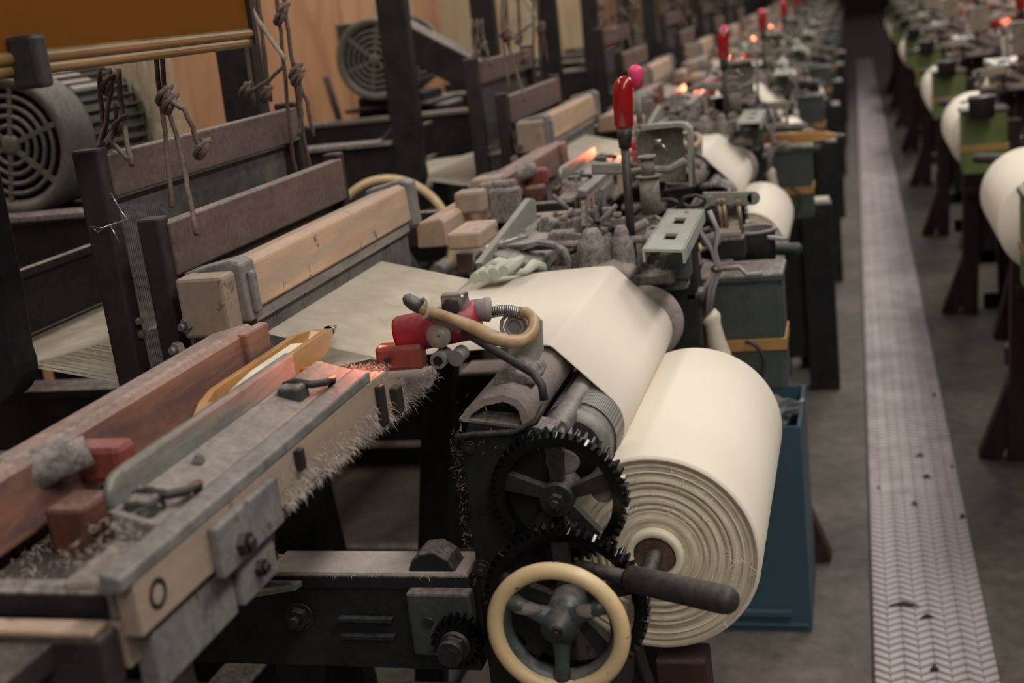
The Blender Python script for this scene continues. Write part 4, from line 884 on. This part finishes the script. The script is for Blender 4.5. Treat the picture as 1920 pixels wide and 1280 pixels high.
# ---- spare shuttle on the second loom's box
sh2 = make_shuttle((-.20, 3.36, .835), 'pointed wooden shuttle with cream cop lying on the far box of the second loom')
sh2.rotation_euler = (0, 0, 1.25)
# ================================================================== leaves of lint and scraps on the aisle
sc = [(1695, 1135, .030), (1738, 1158, .014), (1725, 855, .014), (1738, 895, .016), (1715, 946, .015), (1648, 915, .012), (1752, 742, .013), (1785, 875, .012), (1805, 970, .014), (1752, 1255, .012)]
SCL = ['longest dark scrap of fluff lying across the near part of the aisle mat', 'small dark fluff scrap just beyond the longest scrap, to its right', 'dark fluff scrap in the middle of the mat, farthest of the middle pair', 'dark fluff scrap right of centre on the mat, nearer of the middle pair', 'dark fluff scrap on the mat, third one of the line down its middle', 'small fluff scrap near the left edge of the aisle mat', 'farthest small fluff scrap near the right edge of the mat', 'small fluff scrap just off the right edge of the mat, farther one', 'small fluff scrap just off the right edge of the mat, nearer one', 'nearest small fluff scrap on the mat at the bottom of the view']
for i, (px, py, l) in enumerate(sc):
    q = at(px, py, Z=.008); mb = MB(); a = i*1.3
    mb.tube([q+Vector((-l*math.cos(a*.2), -l*.3*math.sin(a), 0)), q+Vector((0, .002, .003)), q+Vector((l*math.cos(a*.2), l*.3*math.sin(a), 0))], [.001, .006, .001], 7)
    o = mk('fluff_scrap', mb, M['treadbase'], pivot=q)
    tag(o, f'{SCL[i]}', 'scrap', 'fluff scraps on the aisle mat' if i else None)
# ================================================================== copies: the rows of looms
ORD = ['second', 'third', 'fourth', 'fifth', 'sixth', 'seventh', 'eighth', 'ninth']
def place(root, dy, label, rot=None, group=None):
    c = copy_tree(root); p = Vector(root['pv'])
    if rot is None: c.location = p+Vector((0, dy, 0))
    else: c.location = (rot[0]-p.x, rot[1]-p.y, p.z); c.rotation_euler = (0, 0, root.rotation_euler.z+PI)
    c['label'] = label
    if group: c['group'] = group
    return c
def swap(root, name, m, new):
    for o in root.children_recursive:
        if o.name.split('.')[0] == name:
            o.data = o.data.copy(); o.data.materials[0] = M[m]
            if new and 'label' in o.keys(): o['label'] = new
PITCH = 1.45
CAT = {'loom': 'looms of the two rows', 'roll': 'cloth rolls of the two rows', 'web': 'cotton webs of the two rows', 'box': 'control boxes of the two rows'}
for k in range(9):
    dy = PITCH*(k+1); od = ORD[k] if k < 8 else 'ninth'
    if k == 8: od = 'last'
    where = f'{od} loom in the left row'
    lk = place(loom, dy, f'dusty black iron shuttle loom, the {where}', group=CAT['loom'])
    if k == 0: swap(lk, 'rubber_grip', 'greenrubber', 'dark green rubber grip')
    r = place(roll, dy, f'cream cloth roll in front of the {where}', group=CAT['roll'])
    s = (.70, .62, .8, .55, .7, .6, .7, .7, .7)[k]; r.scale = (s, 1, s)
    # a thinner roll rides higher, still against the take-up roller
    v = Vector((RC[0]-EC[0], 0, RC[1]-EC[1])).normalized(); r.location.x = EC[0]+v.x*(.0425+RR*s); r.location.z = EC[1]+v.z*(.0425+RR*s)
    place(cl, dy, f'cream cotton web over the breast beam of the {where}', group=CAT['web'])
    b = place(cbox, dy, f'dark green control box on the {where}', group=CAT['box'])
    if k < 5:
        place(sensor, dy, f'crimson lamp housing with hooked tube on the {where}', group='weft lamps of the two rows')
        place(wp, dy, f'warp threads behind the harness of the {where}', group='warp sheets of the two rows')
        place(hf, dy, f'front wooden heddle frame on the {where}', group='heddle frames of the two rows')
        place(hb, dy, f'rear raised wooden heddle frame on the {where}', group='heddle frames of the two rows')
        place(tm, dy, f'pale green temple on the web of the {where}', group='temples of the two rows')
    if k < 3:
        place(bpy.data.objects['yarn_hank'], dy, f'hank of cream threads behind the {where}', group='yarn hanks of the left row')
for k in range(1, 7):
    y = 3.86+PITCH*(k-1); t = thing('steel_stand', (-.14, y, 0), f'black steel stand at the aisle edge beyond the {ORD[k-1]} loom in the left row', 'stand', 'black stands along the aisle')
    mk('stand_post', MB().box(-.185, -.095, y-.03, y+.04, 0, .585), M['iron'], t, bevel=.004)
    mk('stand_top', MB().box(-.185, -.10, y-.035, y+.02, .585, .60), M['creamplug'], t, bevel=.003)
    mk('stand_back', MB().box(-.40, -.185, y, y+.02, .10, .58), M['iron'], t, bevel=.003)
RX = .156
for k in range(8):
    cy = 4.42+PITCH*k; where = f'{(["nearest"]+ORD)[k]} loom in the right row'
    if k == 7: where = 'farthest loom in the right row'
    place(loom, 0, f'black iron shuttle loom with splayed legs, the {where}', (RX, cy), CAT['loom'])
    r = place(roll, 0, f'cream cloth roll on the aisle side of the {where}', (RX, cy), CAT['roll'])
    if k in (3, 5): 
        s = .6; r.scale = (s, 1, s); v = Vector((RC[0]-EC[0], 0, RC[1]-EC[1])).normalized(); r.location.x = RX-(EC[0]+v.x*(.0425+RR*s)); r.location.z = EC[1]+v.z*(.0425+RR*s)
    place(cl, 0, f'cream cotton web on the {where}', (RX, cy), CAT['web'])
    b = place(cbox, 0, f'olive green control box on the {where}', (RX, cy), CAT['box'])
    swap(b, 'case', 'brightgreen', None)
    if k < 4:
        place(sensor, 0, f'lamp housing glowing orange on the {where}', (RX, cy), 'weft lamps of the two rows')
        place(hf, 0, f'front heddle frame on the {where}', (RX, cy), 'heddle frames of the two rows')
        place(wp, 0, f'warp threads of the {where}', (RX, cy), 'warp sheets of the two rows')
for o in bpy.data.objects:
    if 'pv' in o.keys(): del o['pv']
